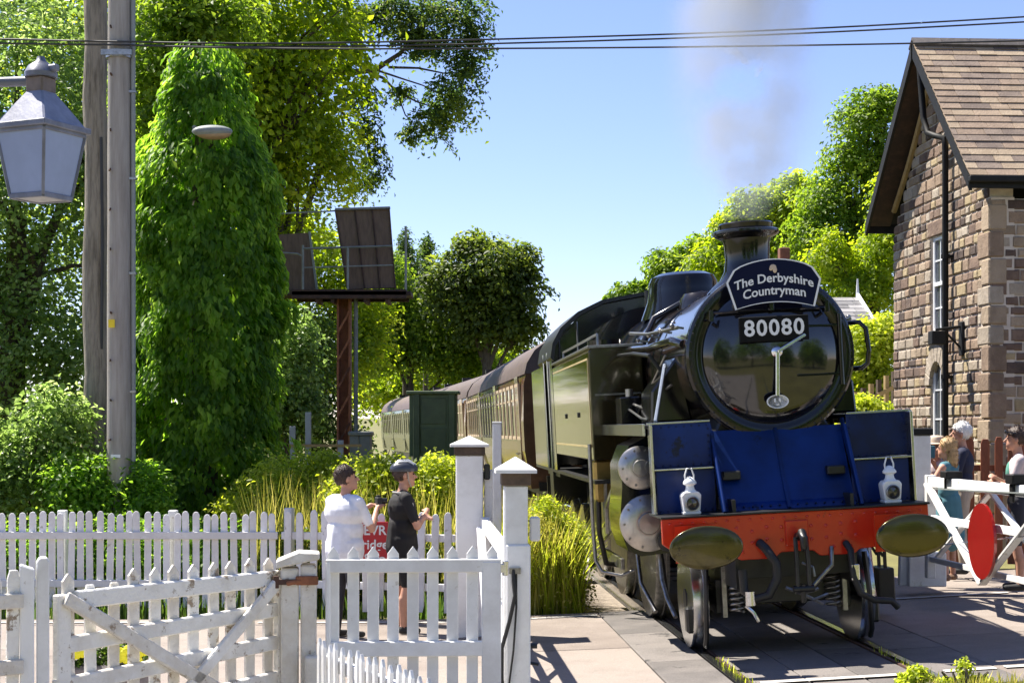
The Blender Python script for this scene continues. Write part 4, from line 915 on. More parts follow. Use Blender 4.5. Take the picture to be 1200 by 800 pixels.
# crossing gates (swung across the road, parallel with the rails)
def crossing_gate(name, label, hinge, direction, length, z0, disc=True):
    o = thing(name, label, 'gate', hinge, math.atan2(direction.y, direction.x))
    zt = 1.22
    MB().prism([(0, zt-.11), (length, zt-.11), (length, zt), (0, zt)], -.04, .04, 'y').build('top_beam', 'white', o, bevel=.008)
    MB().prism([(.1, zt-.5), (length, zt-.48), (length, zt-.4), (.1, zt-.42)], -.025, .025, 'y').build('middle_rail', 'white', o, bevel=.006)
    MB().prism([(.05, .28), (length, .3), (length, .36), (.05, .34)], -.025, .025, 'y').build('bottom_rail', 'white', o, bevel=.006)
    k = 0; x = .06; step = 1.75; y = .06
    while x < length - .4:
        xm = min(x + step, length); MB().bar((x, -.05, zt-.08), (xm, -.05, .2), .035, .085, up=(0,1,0)).build('strut', 'white', o, bevel=.006)
        x2 = min(xm + step, length); MB().bar((xm, -.05, .2), (x2, -.05, zt-.08), .035, .085, up=(0,1,0)).build('strut', 'white', o, bevel=.006)
        MB().bar((x + .05, .04, .32), (xm, .04, zt-.1), .03, .065, up=(0,1,0)).build('cross_brace', 'white', o, bevel=.006)
        if x2 > xm + .5: MB().bar((xm, .04, zt-.1), (x2, .04, .32), .03, .065, up=(0,1,0)).build('cross_brace', 'white', o, bevel=.006)
        x = x2
    MB().cyl((.05, -.07, .45), (length, -.07, zt-.3), .008, n=6).build('tie_rod', 'silver', o)
    MB().box(-.04, .06, -.05, .05, .1, zt+.02).build('heel_stile', 'white', o, bevel=.008)
    return o
d = Vector((math.sin(TH), -math.cos(TH), 0))
hg = Vector((4.64, 18.0, .24))
cg = crossing_gate('crossing_gate', 'white trussed crossing gate carrying a round red disc', hg, d, 4.6, .24)
dd = cg
dc = MB().lathe([(.36, -.012), (.36, .012)], 40, Matrix.Rotation(R(90), 4, 'X')).build('red_disc', 'disc', dd, loc=(1.98, -.11, .64))
MB().lathe([(.36, -.014), (.375, -.014), (.375, .014), (.36, .014)], 40, Matrix.Rotation(R(90), 4, 'X')).build('disc_rim', 'disc', dc)
MB().box(.62, .82, -.09, .09, 1.225, 1.3).box(.66, .7, -.06, -.045, 1.1, 1.23).build('gate_lamp_bracket', 'blackpaint', dd, bevel=.01)
MB().box(2.55, 2.75, -.09, .09, 1.225, 1.32).box(2.6, 2.7, -.07, -.045, 1.05, 1.23).build('gate_lamp_bracket', 'blackpaint', dd, bevel=.01)
MB().bar((.4, -.06, 1.1), (3.4, -.06, 1.16), .012, .05, up=(0,1,0)).build('iron_strap', 'cabgrey', dd)
crossing_gate('crossing_gate', 'white trussed crossing gate swung edge-on beside the cabled gate post', Vector((-.27, 16.5, GL)), Vector((.3/5.1, -1, 0)), 4.95, GL)
# gate post group on the house side
c = pgx(1078, 18.35); p = thing('crossing_gate_post', 'white crossing gate post with black cap beside the red disc gate', 'post', (c.x, c.y, .22))
MB().box(-.1, .1, -.1, .1, 0, 1.7).build('shaft', 'white', p, bevel=.01); MB().box(-.12, .12, -.12, .12, 1.7, 1.78).build('cap', 'blackpaint', p, bevel=.012)
MB().prism([(-.24, 0), (-.12, 0), (-.14, 1.72), (-.2, 1.74)], -.04, .06, 'y').build('side_board', 'white', p, bevel=.008)
MB().box(-.16, .26, -.16, .1, 0, .38).build('base_box', 'white', p, bevel=.01); MB().box(.02, .2, -.22, -.1, .9, 1.0).build('hinge', 'blackpaint', p, bevel=.02)
for i in range(4): pass
# brown boarded fence in front of the house
A = pgx(1118, 21.3); B = pgx(1290, 21.0); L, an = gate_frame(A, B); bfz = .24
bf = thing('board_fence', 'brown stained vertical board fence in front of the stone house', 'fence', (A.x, A.y, bfz), an)
me = [MB().prism([(-w/2, 0), (w/2, 0), (w/2, 1.58), (w*.3, 1.64), (-w*.3, 1.64), (-w/2, 1.58)], -.014, .014, 'y').mesh('board') for w in (.1, .115, .13)]
x = .03
while x < L: place('board', random.choice(me), 'brownfence', bf, (x, 0, random.uniform(-.02, .02)), (0, random.uniform(-.01, .01), 0), .004); x += random.uniform(.165, .19)
for z in (.35, 1.2): MB().box(0, L, .02, .06, z, z+.08).build('rail', 'brownfence', bf)
# trellis rails by the bushes
A = pgx(985, 31); o = thing('rail_fence', 'low wooden rail fence by the bushes beyond the engine', 'fence', (A.x, A.y, .2), .25)
for k in range(9): MB().box(-.04, .04, -.04, .04, 0, 2.35 + .08*k).build('post', 'sleeper' if k % 2 else 'barge', o, loc=(k*.16, 0, 0))
MB().bar((0, -.05, 2.1), (1.4, -.05, 2.75), .03, .08).build('rail', 'barge', o); MB().bar((0, -.05, 1.7), (1.4, -.05, 2.2), .03, .08).build('rail', 'barge', o)

# ------------------------------------------------------------------ poles, wires, lanterns, signals, cabinets
def pole(x, Z, r, h, key, label, wob=.02):
    c = pgx(x, Z); o = thing('utility_pole', label, 'pole', (c.x, c.y, GL)); pts = []
    for i in range(14):
        z = h*i/13; pts.append((random.uniform(-wob, wob), random.uniform(-wob, wob), z))
    MB().tube(pts, [r*(1.05 - .16*i/13)*(1 + random.uniform(-wob, wob)) for i in range(14)], 20).build('shaft', key, o, smooth=60); return o
pa = pole(113, 21.6, .165, 9.4, 'polebark', 'rough split grey wooden pole standing behind the smooth pole', .03)
MB().tube([(.1,-.13,3.2),(.12,-.15,4.5),(.1,-.14,6)], .02, 6).build('cable', 'wire', pa)
pb = pole(140, 20.6, .155, 9.2, 'polewood', 'smooth pale wooden pole with yellow tag and cable conduit', .004)
MB().cyl((.185,-.02,0),(.175,-.02,9.1), .03, n=10).build('conduit', 'cabgrey', pb, smooth=50)
for z in (1.2, 2.6, 4.1, 5.3, 6.4): MB().box(.12,.22,-.06,.02,z,z+.03).build('conduit_clip', 'steel', pb)
MB().box(-.1,-.02,-.168,-.158,3.42,3.52).build('yellow_tag', 'yellow', pb); MB().box(-.07,.05,-.168,-.16,1.78,1.82).build('number_tag', 'letter', pb)
for z in (2.0,2.5,3,3.6,4.4,4.9,5.4,5.9,6.6,7.2):
    MB().bar((-.08 + random.uniform(-.03,.03),-.15,z),(-.06,-.22,z+.01), .02, .02).build('step_iron', 'rust2', pb)
MB().box(-.19,.19,-.19,-.15,6.85,6.92).cyl((0,0,6.84),(0,0,6.93), .17, n=18).build('wire_clamp', 'steel', pb, smooth=40)
def wire(pts, label, r=.012):
    P = [px(x, y, Z) for x, y, Z in pts]; me = MB()
    # smooth interpolation
    out = []
    for i in range(len(P)-1):
        a = P[max(i-1,0)]; b = P[i]; c_ = P[i+1]; d_ = P[min(i+2, len(P)-1)]
        for k in range(8):
            t = k/8; out.append(.5*((2*b) + (c_-a)*t + (2*a-5*b+4*c_-d_)*t*t + (3*b-a-3*c_+d_)*t**3))
    out.append(P[-1]); o = me.tube(out, r, 6).build('overhead_wire', 'wire', smooth=60); tag(o, label, 'wire', 'overhead wires strung from the wooden pole')
wire([(-250,40,20.4),(0,46,20.4),(140,49,20.42),(330,51,20.6),(590,46,21),(900,36,21.5),(1200,20,22),(1500,0,22.5)], 'topmost overhead wire from the smooth pole to beyond the house roof')
wire([(-250,47,20.4),(0,51,20.4),(140,53,20.42),(330,55,20.6),(590,51,21),(900,41,21.5),(1200,26,22),(1500,8,22.5)], 'middle overhead wire strung just under the topmost wire')
wire([(140,53,20.42),(330,57,20.5),(590,57,20.8),(900,54,21.2),(1200,48,21.6),(1500,38,22)], 'lowest overhead wire, separate from the close upper pair')
# station lantern on a bracket from a post outside the frame
lx = px(48, 232, 6.9); ln = thing('lantern_post', 'square glazed lantern hanging on a bracket in front of the trees', 'lantern', (lx.x - .62, lx.y, GL))
MB().cyl((0,0,0),(0,0,3.95), .06, .045, 14).lathe([(.12,0),(.12,.15),(.07,.25),(.06,.6)], 16).build('post', 'blackpaint', ln, smooth=40)
MB().tube([(0,0,3.55),(.3,.02,3.6),(.55,.02,3.61),(.62,0,3.6)], .022, 8).tube([(0,0,3.3),(.12,0,3.45),(.3,0,3.6)], .015, 6).build('bracket', 'lampblue', ln, smooth=60)
lt_ = bpy.data.objects.new('lantern', None); COL.objects.link(lt_); lt_.parent = ln; lt_.location = (.62, 0, 3.11); lt_.rotation_euler = (0, 0, R(-25)); lt_.scale = (.75, .75, 1)
zb, zg, zr = 0.0, .275, .46; rb, rt_ = .118, .172
def frustum(r0, z0, r1, z1): return [(-r0,-r0,z0),(r0,-r0,z0),(r0,r0,z0),(-r0,r0,z0),(-r1,-r1,z1),(r1,-r1,z1),(r1,r1,z1),(-r1,r1,z1)]
v = frustum(rb, zb, rt_, zg)
for f in ((0,1,5,4),(1,2,6,5),(2,3,7,6),(3,0,4,7)):
    q = [Vector(v[i]) for i in f]; cen = sum(q, Vector())/4; q = [cen + (p_-cen)*.93 for p_ in q]; nrm = (q[1]-q[0]).cross(q[3]-q[0]).normalized()
    MB().add([p_ for p_ in q] + [p_ - nrm*.006 for p_ in q], [(0,1,2,3),(7,6,5,4),(0,4,5,1),(1,5,6,2),(2,6,7,3),(3,7,4,0)]).build('glass_pane', 'lampglass', lt_)
fr = MB()
for i in range(4): fr.bar(v[i], v[i+4], .018, .018)
for r_, z_ in ((rb, zb), (rt_, zg)):
    for i in range(4):
        a = [(-r_,-r_,z_),(r_,-r_,z_),(r_,r_,z_),(-r_,r_,z_)]; fr.bar(a[i], a[(i+1) % 4], .02, .022)
fr.build('frame', 'lampblue', lt_, bevel=.003)
MB().box(-rb+.01, rb-.01, -rb+.01, rb-.01, -.006, .004).build('base_glass', mat('base_plate', (.32,.32,.34), .5, var=.15), lt_)
e = rt_ + .022; MB().add(frustum(e, zg+.012, .05, zr), [(0,3,2,1),(4,5,6,7),(0,1,5,4),(1,2,6,5),(2,3,7,6),(3,0,4,7)]).build('roof', 'lampblue', lt_, bevel=.008)
MB().box(-e-.004, e+.004, -e-.004, e+.004, zg+.004, zg+.03).build('roof_rim', 'lampblue', lt_, bevel=.004)
MB().box(-.062,.062,-.062,.062,zr-.02,zr+.055).build('vent_cap', mat('cap_brown', (.16,.12,.1), .5, var=.3, scale=14), lt_, bevel=.01)
MB().box(.03,.12,-.02,.02,zr+.07,zr+.1).build('cap_lug', 'lampblue', lt_, bevel=.006)
MB().lathe([(.09,zr+.05),(.092,zr+.07),(.07,zr+.1),(.03,zr+.12),(.02,zr+.14)], 16).build('crown_cap', 'lampblue', lt_, smooth=40)
# street light on its ivy-covered post
# rusty signal gantry
c = pgx(404, 38); sg = thing('signal_gantry', 'rusty railway signal post with platform, railings and dark boards', 'signal', (c.x, c.y, -.15))
s38 = F/38
def gx(x): return (x - 600)/F*38 - c.x
def gz(y): return H - (y - YH)/F*38 + .15
MB().box(-.17, -.12, -.17, .17, 0, gz(346)).box(.1, .15, -.17, .17, 0, gz(346)).box(-.17, .15, .1, .13, 0, gz(346)).build('column', 'rust', sg, bevel=.01)
for k in range(7): MB().bar((-.15,-.18,.5+k*.65),(.13,-.18,1.0+k*.65), .03, .05).build('lattice_bar', 'rust', sg)
MB().cyl((.27,-.1,0),(.27,-.1,gz(350)), .05, n=10).build('conduit', 'cabgrey', sg, smooth=50)
MB().box(gx(327), gx(483), -.5, .5, gz(348), gz(343)).box(gx(345), gx(478), -.5, -.44, gz(352), gz(341)).box(gx(345), gx(478), .44, .5, gz(352), gz(341)).build('platform', 'rust2', sg, bevel=.01)
for x in (374, 392, 430, 455): MB().box(gx(x)-.04, gx(x)+.04, -.45, .45, gz(356), gz(348)).build('platform_joist', 'rust2', sg)
for x, t in ((358, 290), (410, 292), (477, 268)): MB().cyl((gx(x),-.47,gz(345)),(gx(x),-.47,gz(t)), .028, n=8).build('railing_post', 'cabgrey', sg)
MB().tube([(gx(318),-.47,gz(300)),(gx(336),-.47,gz(299)),(gx(352),-.47,gz(300)),(gx(358),-.47,gz(303))], .025, 6).tube([(gx(358),-.47,gz(294)),(gx(462),-.47,gz(291))], .028, 6).tube([(gx(358),-.47,gz(316)),(gx(462),-.47,gz(313))], .018, 6).build('railing', 'cabgrey', sg, smooth=60)
MB().tube([(gx(316),-.0,gz(251)),(gx(395),0,gz(247))], .02, 6).build('guard_rail', 'cabgrey', sg)
b1 = epart('signal_board', sg)
q = [(gx(408),gz(340)),(gx(464),gz(338)),(gx(457),gz(246)),(gx(394),gz(248))]
MB().prism(q, -.2, -.1, 'y').build('board_panel', 'board', b1, bevel=.008)
for t in (.0, .36, .68, 1.0):
    xa = gx(408 + 56*t); xb = gx(394 + 63*t); MB().bar((xa,-.215,gz(339)),(xb,-.215,gz(247)), .05, .03).build('batten', 'rust2', b1)
MB().bar((gx(394),-.2,gz(247)),(gx(458),-.2,gz(245)), .14, .05).build('board_hood', 'cabgrey', b1)
b2 = epart('signal_board', sg)
MB().prism([(gx(322),gz(340)),(gx(371),gz(340)),(gx(362),gz(272)),(gx(326),gz(274))], .12, .2, 'y').build('board_panel', 'board', b2, bevel=.008)
MB().bar((gx(371),.1,gz(341)),(gx(362),.1,gz(271)), .05, .05).build('batten', 'cabgrey', b2)
# dark green lineside cabinet on legs
c = pgx(508, 24); gc = thing('lineside_cabinet', 'dark green panelled cabinet raised on two posts beside the coaches', 'cabinet', (c.x, c.y, -.15), -.03)
z0, z1 = 1.74, 2.66
MB().box(-.36, .34, 0, .3, z0, z1).build('cabinet_body', 'cabgreen', gc, bevel=.008)
for a, b in ((z0+.06, z0+.42), (z0+.48, z1-.06)): MB().box(-.19, .19, -.012, .0, a, b).build('panel', 'cabgreen', gc, bevel=.01)
for x in (-.25, .27): MB().box(x-.05, x+.05, -.05, .0, 0, z1+.02).build('post', 'cabgreen', gc, bevel=.008)
MB().box(-.4, .38, -.07, .34, z1, z1+.05).build('cabinet_roof', 'cabgreen', gc, bevel=.01)
MB().tube([(.42,-.05,z0+.02),(.5,-.05,1.6),(.46,-.05,1.45),(.38,-.05,1.5)], .015, 6).build('cable_loop', 'barge', gc)
c = pgx(423, 30); o = thing('grey_cabinet', 'small grey metal cabinet with lid below the signal post', 'cabinet', (c.x, c.y, -.1))
MB().box(-.19, -.02, -.2, .2, 0, 1.98).box(.0, .19, -.2, .2, 0, 1.98).box(-.04, .02, -.18, .2, 0, 1.98).build('cabinet_body', 'cabgrey', o, bevel=.01); MB().box(-.22, .22, -.23, .23, 1.98, 2.06).build('lid', 'cabgrey', o, bevel=.015)
c = pgx(352, 29); o = thing('lineside_railing', 'pale metal railing posts in the bushes below the signal', 'railing', (c.x, c.y, -.1))
for x, t in ((-.14, 2.15), (.14, 2.4), (.72, 1.9)): MB().box(x-.05, x+.05, -.04, .04, 0, t).build('post', mat('pale_steel', (.3,.33,.38), .5, var=.15), o, bevel=.005)
MB().box(-.2, 1.1, -.06, -.04, 1.78, 1.83).build('rail', 'barge', o)
# red notice on the fence behind the men
A = Vector(px(430, 628, 18.35)); o = thing('red_notice', 'red notice board with white lettering on the fence between the men', 'sign', (A.x, A.y, .42), .1)
MB().box(-.28, .24, 0, .02, .0, .52).build('board', 'sign', o, bevel=.003)
for i, t in enumerate(('EVR', 'ridge', 'S to')): place('lettering', text_mesh(t, .15, .004, bold=.003), 'letter', o, (0.09, -.006, .42 - .16*i))
MB().box(-.05, .05, .025, .07, -.5, .6).build('stake', 'white', o)
# stone trough of yellow flowers behind the weathered gate
c = px(122, 770, 11.3); pl = thing('flower_trough', 'stone trough of yellow flowers seen through the weathered gate', 'planter', (c.x, c.y, GL), .2)
MB().prism([(-.26, 0), (.28, 0), (.32, .5), (-.3, .5)], -.14, .16, 'y').build('trough', 'stonegrey', pl, bevel=.02)
# ------------------------------------------------------------------ vegetation
def leaf_mesh(name, pos, nrm, size, tint, aspect=.55, down=None):
    """one folded four-point leaf per position (two triangles each)"""
    n = len(pos); rnd = RNG.normal(size=(n, 3))
    if down is not None: ax = down + rnd*.35
    else: ax = rnd
    nrm = nrm/np.linalg.norm(nrm, axis=1, keepdims=True)
    ax = ax - nrm*np.sum(ax*nrm, axis=1, keepdims=True); ax /= np.linalg.norm(ax, axis=1, keepdims=True) + 1e-9
    bx = np.cross(nrm, ax); s = size[:, None]
    v = np.empty((n, 4, 3)); fold = nrm*s*.16
    v[:, 0] = pos - ax*s*.5; v[:, 1] = pos + bx*s*aspect*.5 + fold; v[:, 2] = pos + ax*s*.5; v[:, 3] = pos - bx*s*aspect*.5 + fold
    me = bpy.data.meshes.new(name); me.vertices.add(n*4); me.vertices.foreach_set('co', v.reshape(-1))
    idx = np.arange(n)[:, None]*4; tri = np.concatenate([idx + np.array([0, 1, 2]), idx + np.array([0, 2, 3])], axis=1).reshape(-1)
    me.loops.add(n*6); me.loops.foreach_set('vertex_index', tri.astype(np.int32))
    me.polygons.add(n*2); me.polygons.foreach_set('loop_start', np.arange(0, n*6, 3, dtype=np.int32))
    me.update(calc_edges=True)
    a = me.attributes.new('tint', 'FLOAT', 'POINT'); a.data.foreach_set('value', np.repeat(np.clip(tint, 0, 1), 4).astype(np.float32))
    return me
def lobe_points(lobes, n, fill=.35, clump=.5, sub=14, loose=.1):
    """leaves gathered in flattened drooping sprays through ellipsoid lobes: lobes = [(cx,cy,cz, rx,ry,rz)]"""
    vol = np.array([l[3]*l[5] + .3*l[3]*l[4] for l in lobes]); share = vol/vol.sum(); P = []; N = []; T = []
    for l, sh in zip(lobes, share):
        k = int(n*sh); c = np.array(l[:3]); r = np.array(l[3:6]); ns = sub*3
        d = RNG.normal(size=(ns, 3)); d /= np.linalg.norm(d, axis=1, keepdims=True)
        cc = c + d*r*(RNG.random((ns, 1))**.5)*np.where(RNG.random((ns, 1)) < .12, 1.18, 1.0)
        cr = r.mean()*clump*RNG.uniform(.32, .85, size=ns); ti = np.clip(RNG.normal(.5, .2, size=ns), 0, 1)
        up = d*np.array([.8, .8, .35]) + np.array([0, 0, .75]) + RNG.normal(size=(ns, 3))*.25; up /= np.linalg.norm(up, axis=1, keepdims=True)
        pw = cr**1.6; w = RNG.choice(ns, size=k, p=pw/pw.sum())
        g = np.clip(RNG.normal(size=(k, 3)), -2.1, 2.1)*.75; u = up[w]; al = np.sum(g*u, axis=1, keepdims=True)
        g = g - u*al*.72                                    # flatten the spray across its own axis
        dist = np.linalg.norm(g, axis=1, keepdims=True)
        q = cc[w] + (g - np.array([0, 0, 1.0])*.16*dist**2)*cr[w][:, None]
        lo = RNG.random(k) < loose; e = RNG.normal(size=(k, 3)); e /= np.linalg.norm(e, axis=1, keepdims=True)
        q[lo] = (c + e*r*(RNG.random((k, 1))**.4)*1.05)[lo]
        P.append(q); N.append(u + g*.25 + RNG.normal(size=(k, 3))*.42); T.append(np.where(lo, .45, ti[w]) + RNG.normal(size=k)*.16)
    return np.concatenate(P), np.concatenate(N), np.concatenate(T)
LEAF = dict(
 mid=lambda: leafmat('leaf_mid', (.055,.11,.011), (.115,.19,.018), (.2,.275,.03)),
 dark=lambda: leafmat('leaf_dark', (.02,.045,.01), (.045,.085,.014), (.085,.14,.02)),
 yellow=lambda: leafmat('leaf_yellow', (.085,.145,.01), (.165,.235,.016), (.28,.33,.03), trans=.6),
 ivy=lambda: leafmat('leaf_ivy', (.055,.125,.013), (.11,.215,.022), (.21,.33,.045), trans=.6),
 cool=lambda: leafmat('leaf_cool', (.06,.11,.022), (.12,.195,.045), (.22,.3,.1), trans=.5, rough=.35),
 pine=lambda: leafmat('leaf_branch', (.02,.05,.014), (.05,.09,.018), (.13,.18,.025)),
 oak=lambda: leafmat('leaf_oak', (.035,.06,.01), (.075,.115,.016), (.14,.18,.024)),
 grass=lambda: leafmat('leaf_grass', (.17,.19,.03), (.29,.29,.05), (.42,.39,.11), trans=.4),
 hedge=lambda: leafmat('leaf_hedge', (.14,.19,.016), (.24,.3,.026), (.38,.42,.08), trans=.55),
)
def lobes_px(L, Z):                     # (x, y, rx, ry[, dZ]) in photo pixels at distance Z
    out = []
    for l in L:
        z = Z + (l[4] if len(l) > 4 else 0); c = px(l[0], l[1], z); rx, rz = l[2]*z/F, l[3]*z/F
        out.append((c.x, c.y, c.z, rx, (rx + rz)/2, rz))
    return out
def tree(name, label, Z, L, n, leaf, key, trunk=None, group=None, cat='tree', clump=.62, sub=16, fill=.4, tr=.2, limbs=True, aspect=.6, loose=.1):
    lb = lobes_px(L, Z); c0 = np.mean([l[:3] for l in lb], axis=0)
    tx_ = (trunk - 600)/F*Z if trunk is not None else c0[0]; g = ground(tx_, Z) - .05
    o = thing(name, label, cat, (tx_, Z, g), 0, group)
    P, N, T = lobe_points(lb, n, fill, clump, sub, loose); keep = P[:, 2] > g + .05; P, N, T = P[keep], N[keep], T[keep]
    P = P - np.array([tx_, Z, g])
    me = leaf_mesh('crown', P, N, leaf*RNG.uniform(.6, 1.35, len(P)), T, aspect)
    place('crown', me, LEAF[key](), o)
    m = MB(); top = max(l[2] for l in lb) - g
    if limbs:
        ht = max(.6, min(np.mean([l[2] for l in lb]) - g, top*.75)); lean = (c0[0] - tx_)*.4
        m.tube([(0, 0, 0), (lean*.3, .0, ht*.5), (lean, 0, ht)], [tr, tr*.8, tr*.5], 9)
        for l in lb:
            e = Vector((l[0] - tx_, l[1] - Z, l[2] - g)); st = Vector((lean*.6, 0, min(ht*.8, max(.3, e.z*.55)))); mid = (st + e)/2 + Vector((random.uniform(-.3, .3), random.uniform(-.3, .3), random.uniform(0, .4)))
            m.tube([st, mid, e], [tr*.45, tr*.28, tr*.08], 6)
            for k in range(3):
                q = e + Vector((random.uniform(-1, 1)*l[3], random.uniform(-1, 1)*l[4], random.uniform(-.6, .9)*l[5]))*.7; m.tube([mid, (mid + q)/2 + Vector((0, 0, .15)), q], [tr*.2, tr*.13, tr*.04], 5)
    elif limbs is False:
        for k in range(7):
            l = lb[k % len(lb)]; a = random.uniform(0, 6.28); m.tube([(random.uniform(-.1, .1), 0, 0), ((l[0]-tx_)*.5, math.sin(a)*.1, (l[2]-g)*.5), (l[0]-tx_ + math.cos(a)*l[3]*.5, math.sin(a)*l[4]*.5, max(.15, l[2]-g + l[5]*.4))], [.03, .022, .008], 5)
    if m.v: m.build('trunk' if limbs else 'stems', 'bark', o, smooth=60)
    return o
random.seed(31)
# left side, back to front
tree('broadleaf_tree', 'tall dark tree rising behind the poles and the ivy column', 40, [(230,40,130,120),(330,-10,110,90),(110,60,110,130),(380,60,60,70),(180,170,110,110),(290,150,100,100)], 25500, .208, 'yellow', trunk=230, tr=.4)
tree('broadleaf_tree', 'big leafy tree filling the space behind the lantern', 34, [(20,60,120,120),(-60,200,110,150),(60,260,110,140),(10,400,120,130),(110,160,70,100),(90,440,80,90)], 39000, .136, 'cool', trunk=10, tr=.35)
tree('broadleaf_tree', 'bright yellow-green tree beside the ivy column overtopping the rusty signal', 41, [(340,120,75,80),(320,220,85,80),(385,180,45,60),(300,60,60,50),(310,325,60,70),(315,400,50,70),(270,150,50,80),(300,460,60,60)], 38000, .125, 'yellow', trunk=330, tr=.28)
tree('broadleaf_tree', 'mid green tree between the poles and the ivy column top', 29, [(190,90,60,70),(180,200,45,80),(175,330,40,90),(250,20,60,45),(205,20,60,50)], 22500, .12, 'mid', trunk=185, tr=.2)
# limb with hanging foliage against the sky
Zb = 43
bt = tree('overhanging_tree', 'dark tree whose limb hangs feathery foliage against the blue sky', Zb, [(470,12,52,26),(530,18,44,34),(558,50,24,18),(505,52,40,18),(545,85,28,26),(525,115,34,28),(505,145,30,22),(480,160,14,12),(470,110,20,14),(425,20,34,18),(405,38,18,12),(430,150,20,22),(438,190,18,26),(418,110,22,24),(425,215,22,16),(395,75,22,28),(470,40,30,14)], 15000, .14, 'pine', trunk=300, tr=.01, sub=9, aspect=.45, limbs=None)
m = MB(); o_ = bt.location
def bp(x, y, dz=0): return px(x, y, Zb + dz) - Vector(o_)
m.tube([bp(300,640), bp(305,400), bp(320,200), bp(345,110)], [.28, .24, .2, .15], 10)
m.tube([bp(345,110), bp(385,86), bp(410,85), bp(440,82), bp(470,62), bp(480,50), bp(500,20)], [.16, .1, .085, .075, .055, .045, .02], 8)
m.tube([bp(430,84), bp(450,92), bp(465,108), bp(490,120), bp(515,128)], [.05, .04, .03, .025, .01], 6); m.tube([bp(455,79), bp(490,80), bp(520,86), bp(545,85)], [.04, .03, .02, .01], 6)
m.tube([bp(440,82), bp(470,92), bp(495,100), bp(520,112)], [.035, .025, .02, .01], 6); m.tube([bp(475,56), bp(510,48), bp(545,45)], [.035, .025, .01], 6); m.tube([bp(465,108), bp(475,135), bp(490,150)], [.025, .02, .008], 6)
m.tube([bp(345,110), bp(370,50), bp(400,20), bp(430,5)], [.12, .08, .05, .02], 7); m.tube([bp(345,110), bp(400,130), bp(430,170), bp(435,200)], [.07, .05, .03, .01], 6)
m.build('limb', 'bark', bt, smooth=60)
tree('broadleaf_tree', 'green tree at the end of the long picket fence', 35, [(-190,150,110,130),(-230,320,110,130),(-180,460,110,110)], 20000, .17, 'mid', trunk=-200, tr=.3)
# shrubs behind the picket fence
G1 = 'shrubs behind the picket fence'
def shrub(label, Z, L, n, leaf, key, group=None, **k): return tree('shrub', label, Z, L, n, leaf, key, cat='shrub', limbs=False, group=group, **{'loose': .3, 'clump': .8, **k})
shrub('dark glossy shrub behind the fence below the lantern', 21, [(20,560,70,55),(-40,540,60,70),(60,500,50,50)], 13500, .088, 'cool')
shrub('dark shrub at the foot of the wooden poles', 20.6, [(90,570,45,40),(130,585,40,26),(170,580,30,40)], 9000, .08, 'ivy')
shrub('pale leafy bush behind the fence beside the ivy column', 21.5, [(330,575,50,40),(290,595,40,25),(375,560,40,35),(355,600,50,25)], 13500, .068, 'hedge')
shrub('low sunlit bramble bush behind the two men', 20.6, [(420,575,45,36),(455,560,35,30),(500,580,45,35),(440,610,50,30),(515,560,30,30)], 13500, .064, 'hedge')
shrub('feathery light bush between the ivy column and the signal post', 30, [(335,440,35,50),(320,480,40,40),(350,400,25,40),(360,480,18,30)], 10500, .096, 'cool')
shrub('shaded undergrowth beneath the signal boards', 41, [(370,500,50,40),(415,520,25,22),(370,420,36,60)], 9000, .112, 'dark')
shrub('round light bush beyond the green coach and signal post', 100, [(445,440,40,45),(435,400,30,40),(480,430,40,30)], 12000, .26, 'mid')
shrub('dense low undergrowth hard behind the long picket fence', 19.9, [(x, 655, 42, 50) for x in range(-20, 330, 50)], 21000, .072, 'ivy')
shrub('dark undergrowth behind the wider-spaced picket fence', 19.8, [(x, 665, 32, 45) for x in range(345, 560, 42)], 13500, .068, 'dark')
tree('broadleaf_tree', 'sunlit mid green tree directly behind the signal platform', 62, [(340,290,55,55),(400,330,50,60),(300,360,50,60),(430,390,35,45),(380,420,60,50),(330,450,55,45)], 26000, .2, 'yellow', trunk=370, tr=.3)
# mid-distance trees beyond the coaches
tree('conifer', 'pointed dark conifer tip between the signal and the broad tree', 88, [(476,330,16,50),(474,285,6,20)], 5250, .176, 'dark', tr=.2)
tree('conifer', 'smaller pointed conifer beside the broad dark tree', 90, [(498,340,18,50),(500,292,8,20)], 5250, .176, 'dark', tr=.2)
tree('oak_tree', 'broad dark round-headed tree beyond the coaches with visible trunk', 82, [(570,320,48,40),(600,345,35,38),(545,345,42,38),(575,375,50,30),(520,330,30,35),(615,310,18,26),(555,290,26,20),(605,385,32,20)], 23000, .26, 'oak', trunk=570, tr=.32)
tree('broadleaf_tree', 'yellow-green tree between the conifers and the broad dark tree', 84, [(450,340,38,50),(500,390,50,40),(445,400,35,40),(540,420,50,30)], 24000, .24, 'mid', trunk=480, tr=.25)
shrub('row of bright bushes along the line behind the coaches', 95, [(500,440,50,22),(560,425,45,22),(450,455,30,25),(600,425,40,20)], 12000, .26, 'yellow')
# trees behind the engine
tree('broadleaf_tree', 'low dark tree farthest along the line behind the dome', 62, [(740,345,26,16),(785,315,34,24),(820,300,30,28),(770,345,40,20),(725,352,18,8)], 13500, .192, 'mid', trunk=790, tr=.25)
tree('broadleaf_tree', 'golden green tree directly behind the engine chimney', 55, [(890,250,36,34),(860,270,30,26),(930,235,32,34),(850,310,45,30),(905,300,45,35)], 22500, .16, 'yellow', trunk=890, tr=.25)
tree('broadleaf_tree', 'tall bright green tree between the headboard and the house roof', 48, [(1020,140,38,36),(995,185,34,30),(1040,200,35,40),(980,240,42,40),(1010,290,45,45),(950,270,30,35),(1040,120,26,22),(985,320,40,40)], 27000, .136, 'mid', trunk=1010, tr=.3)
tree('broadleaf_tree', 'yellowish tree crowded beside the house gable', 44, [(1035,300,32,50),(1010,350,36,40),(1045,240,24,40),(975,300,26,30)], 16500, .128, 'yellow', trunk=1030, tr=.22)
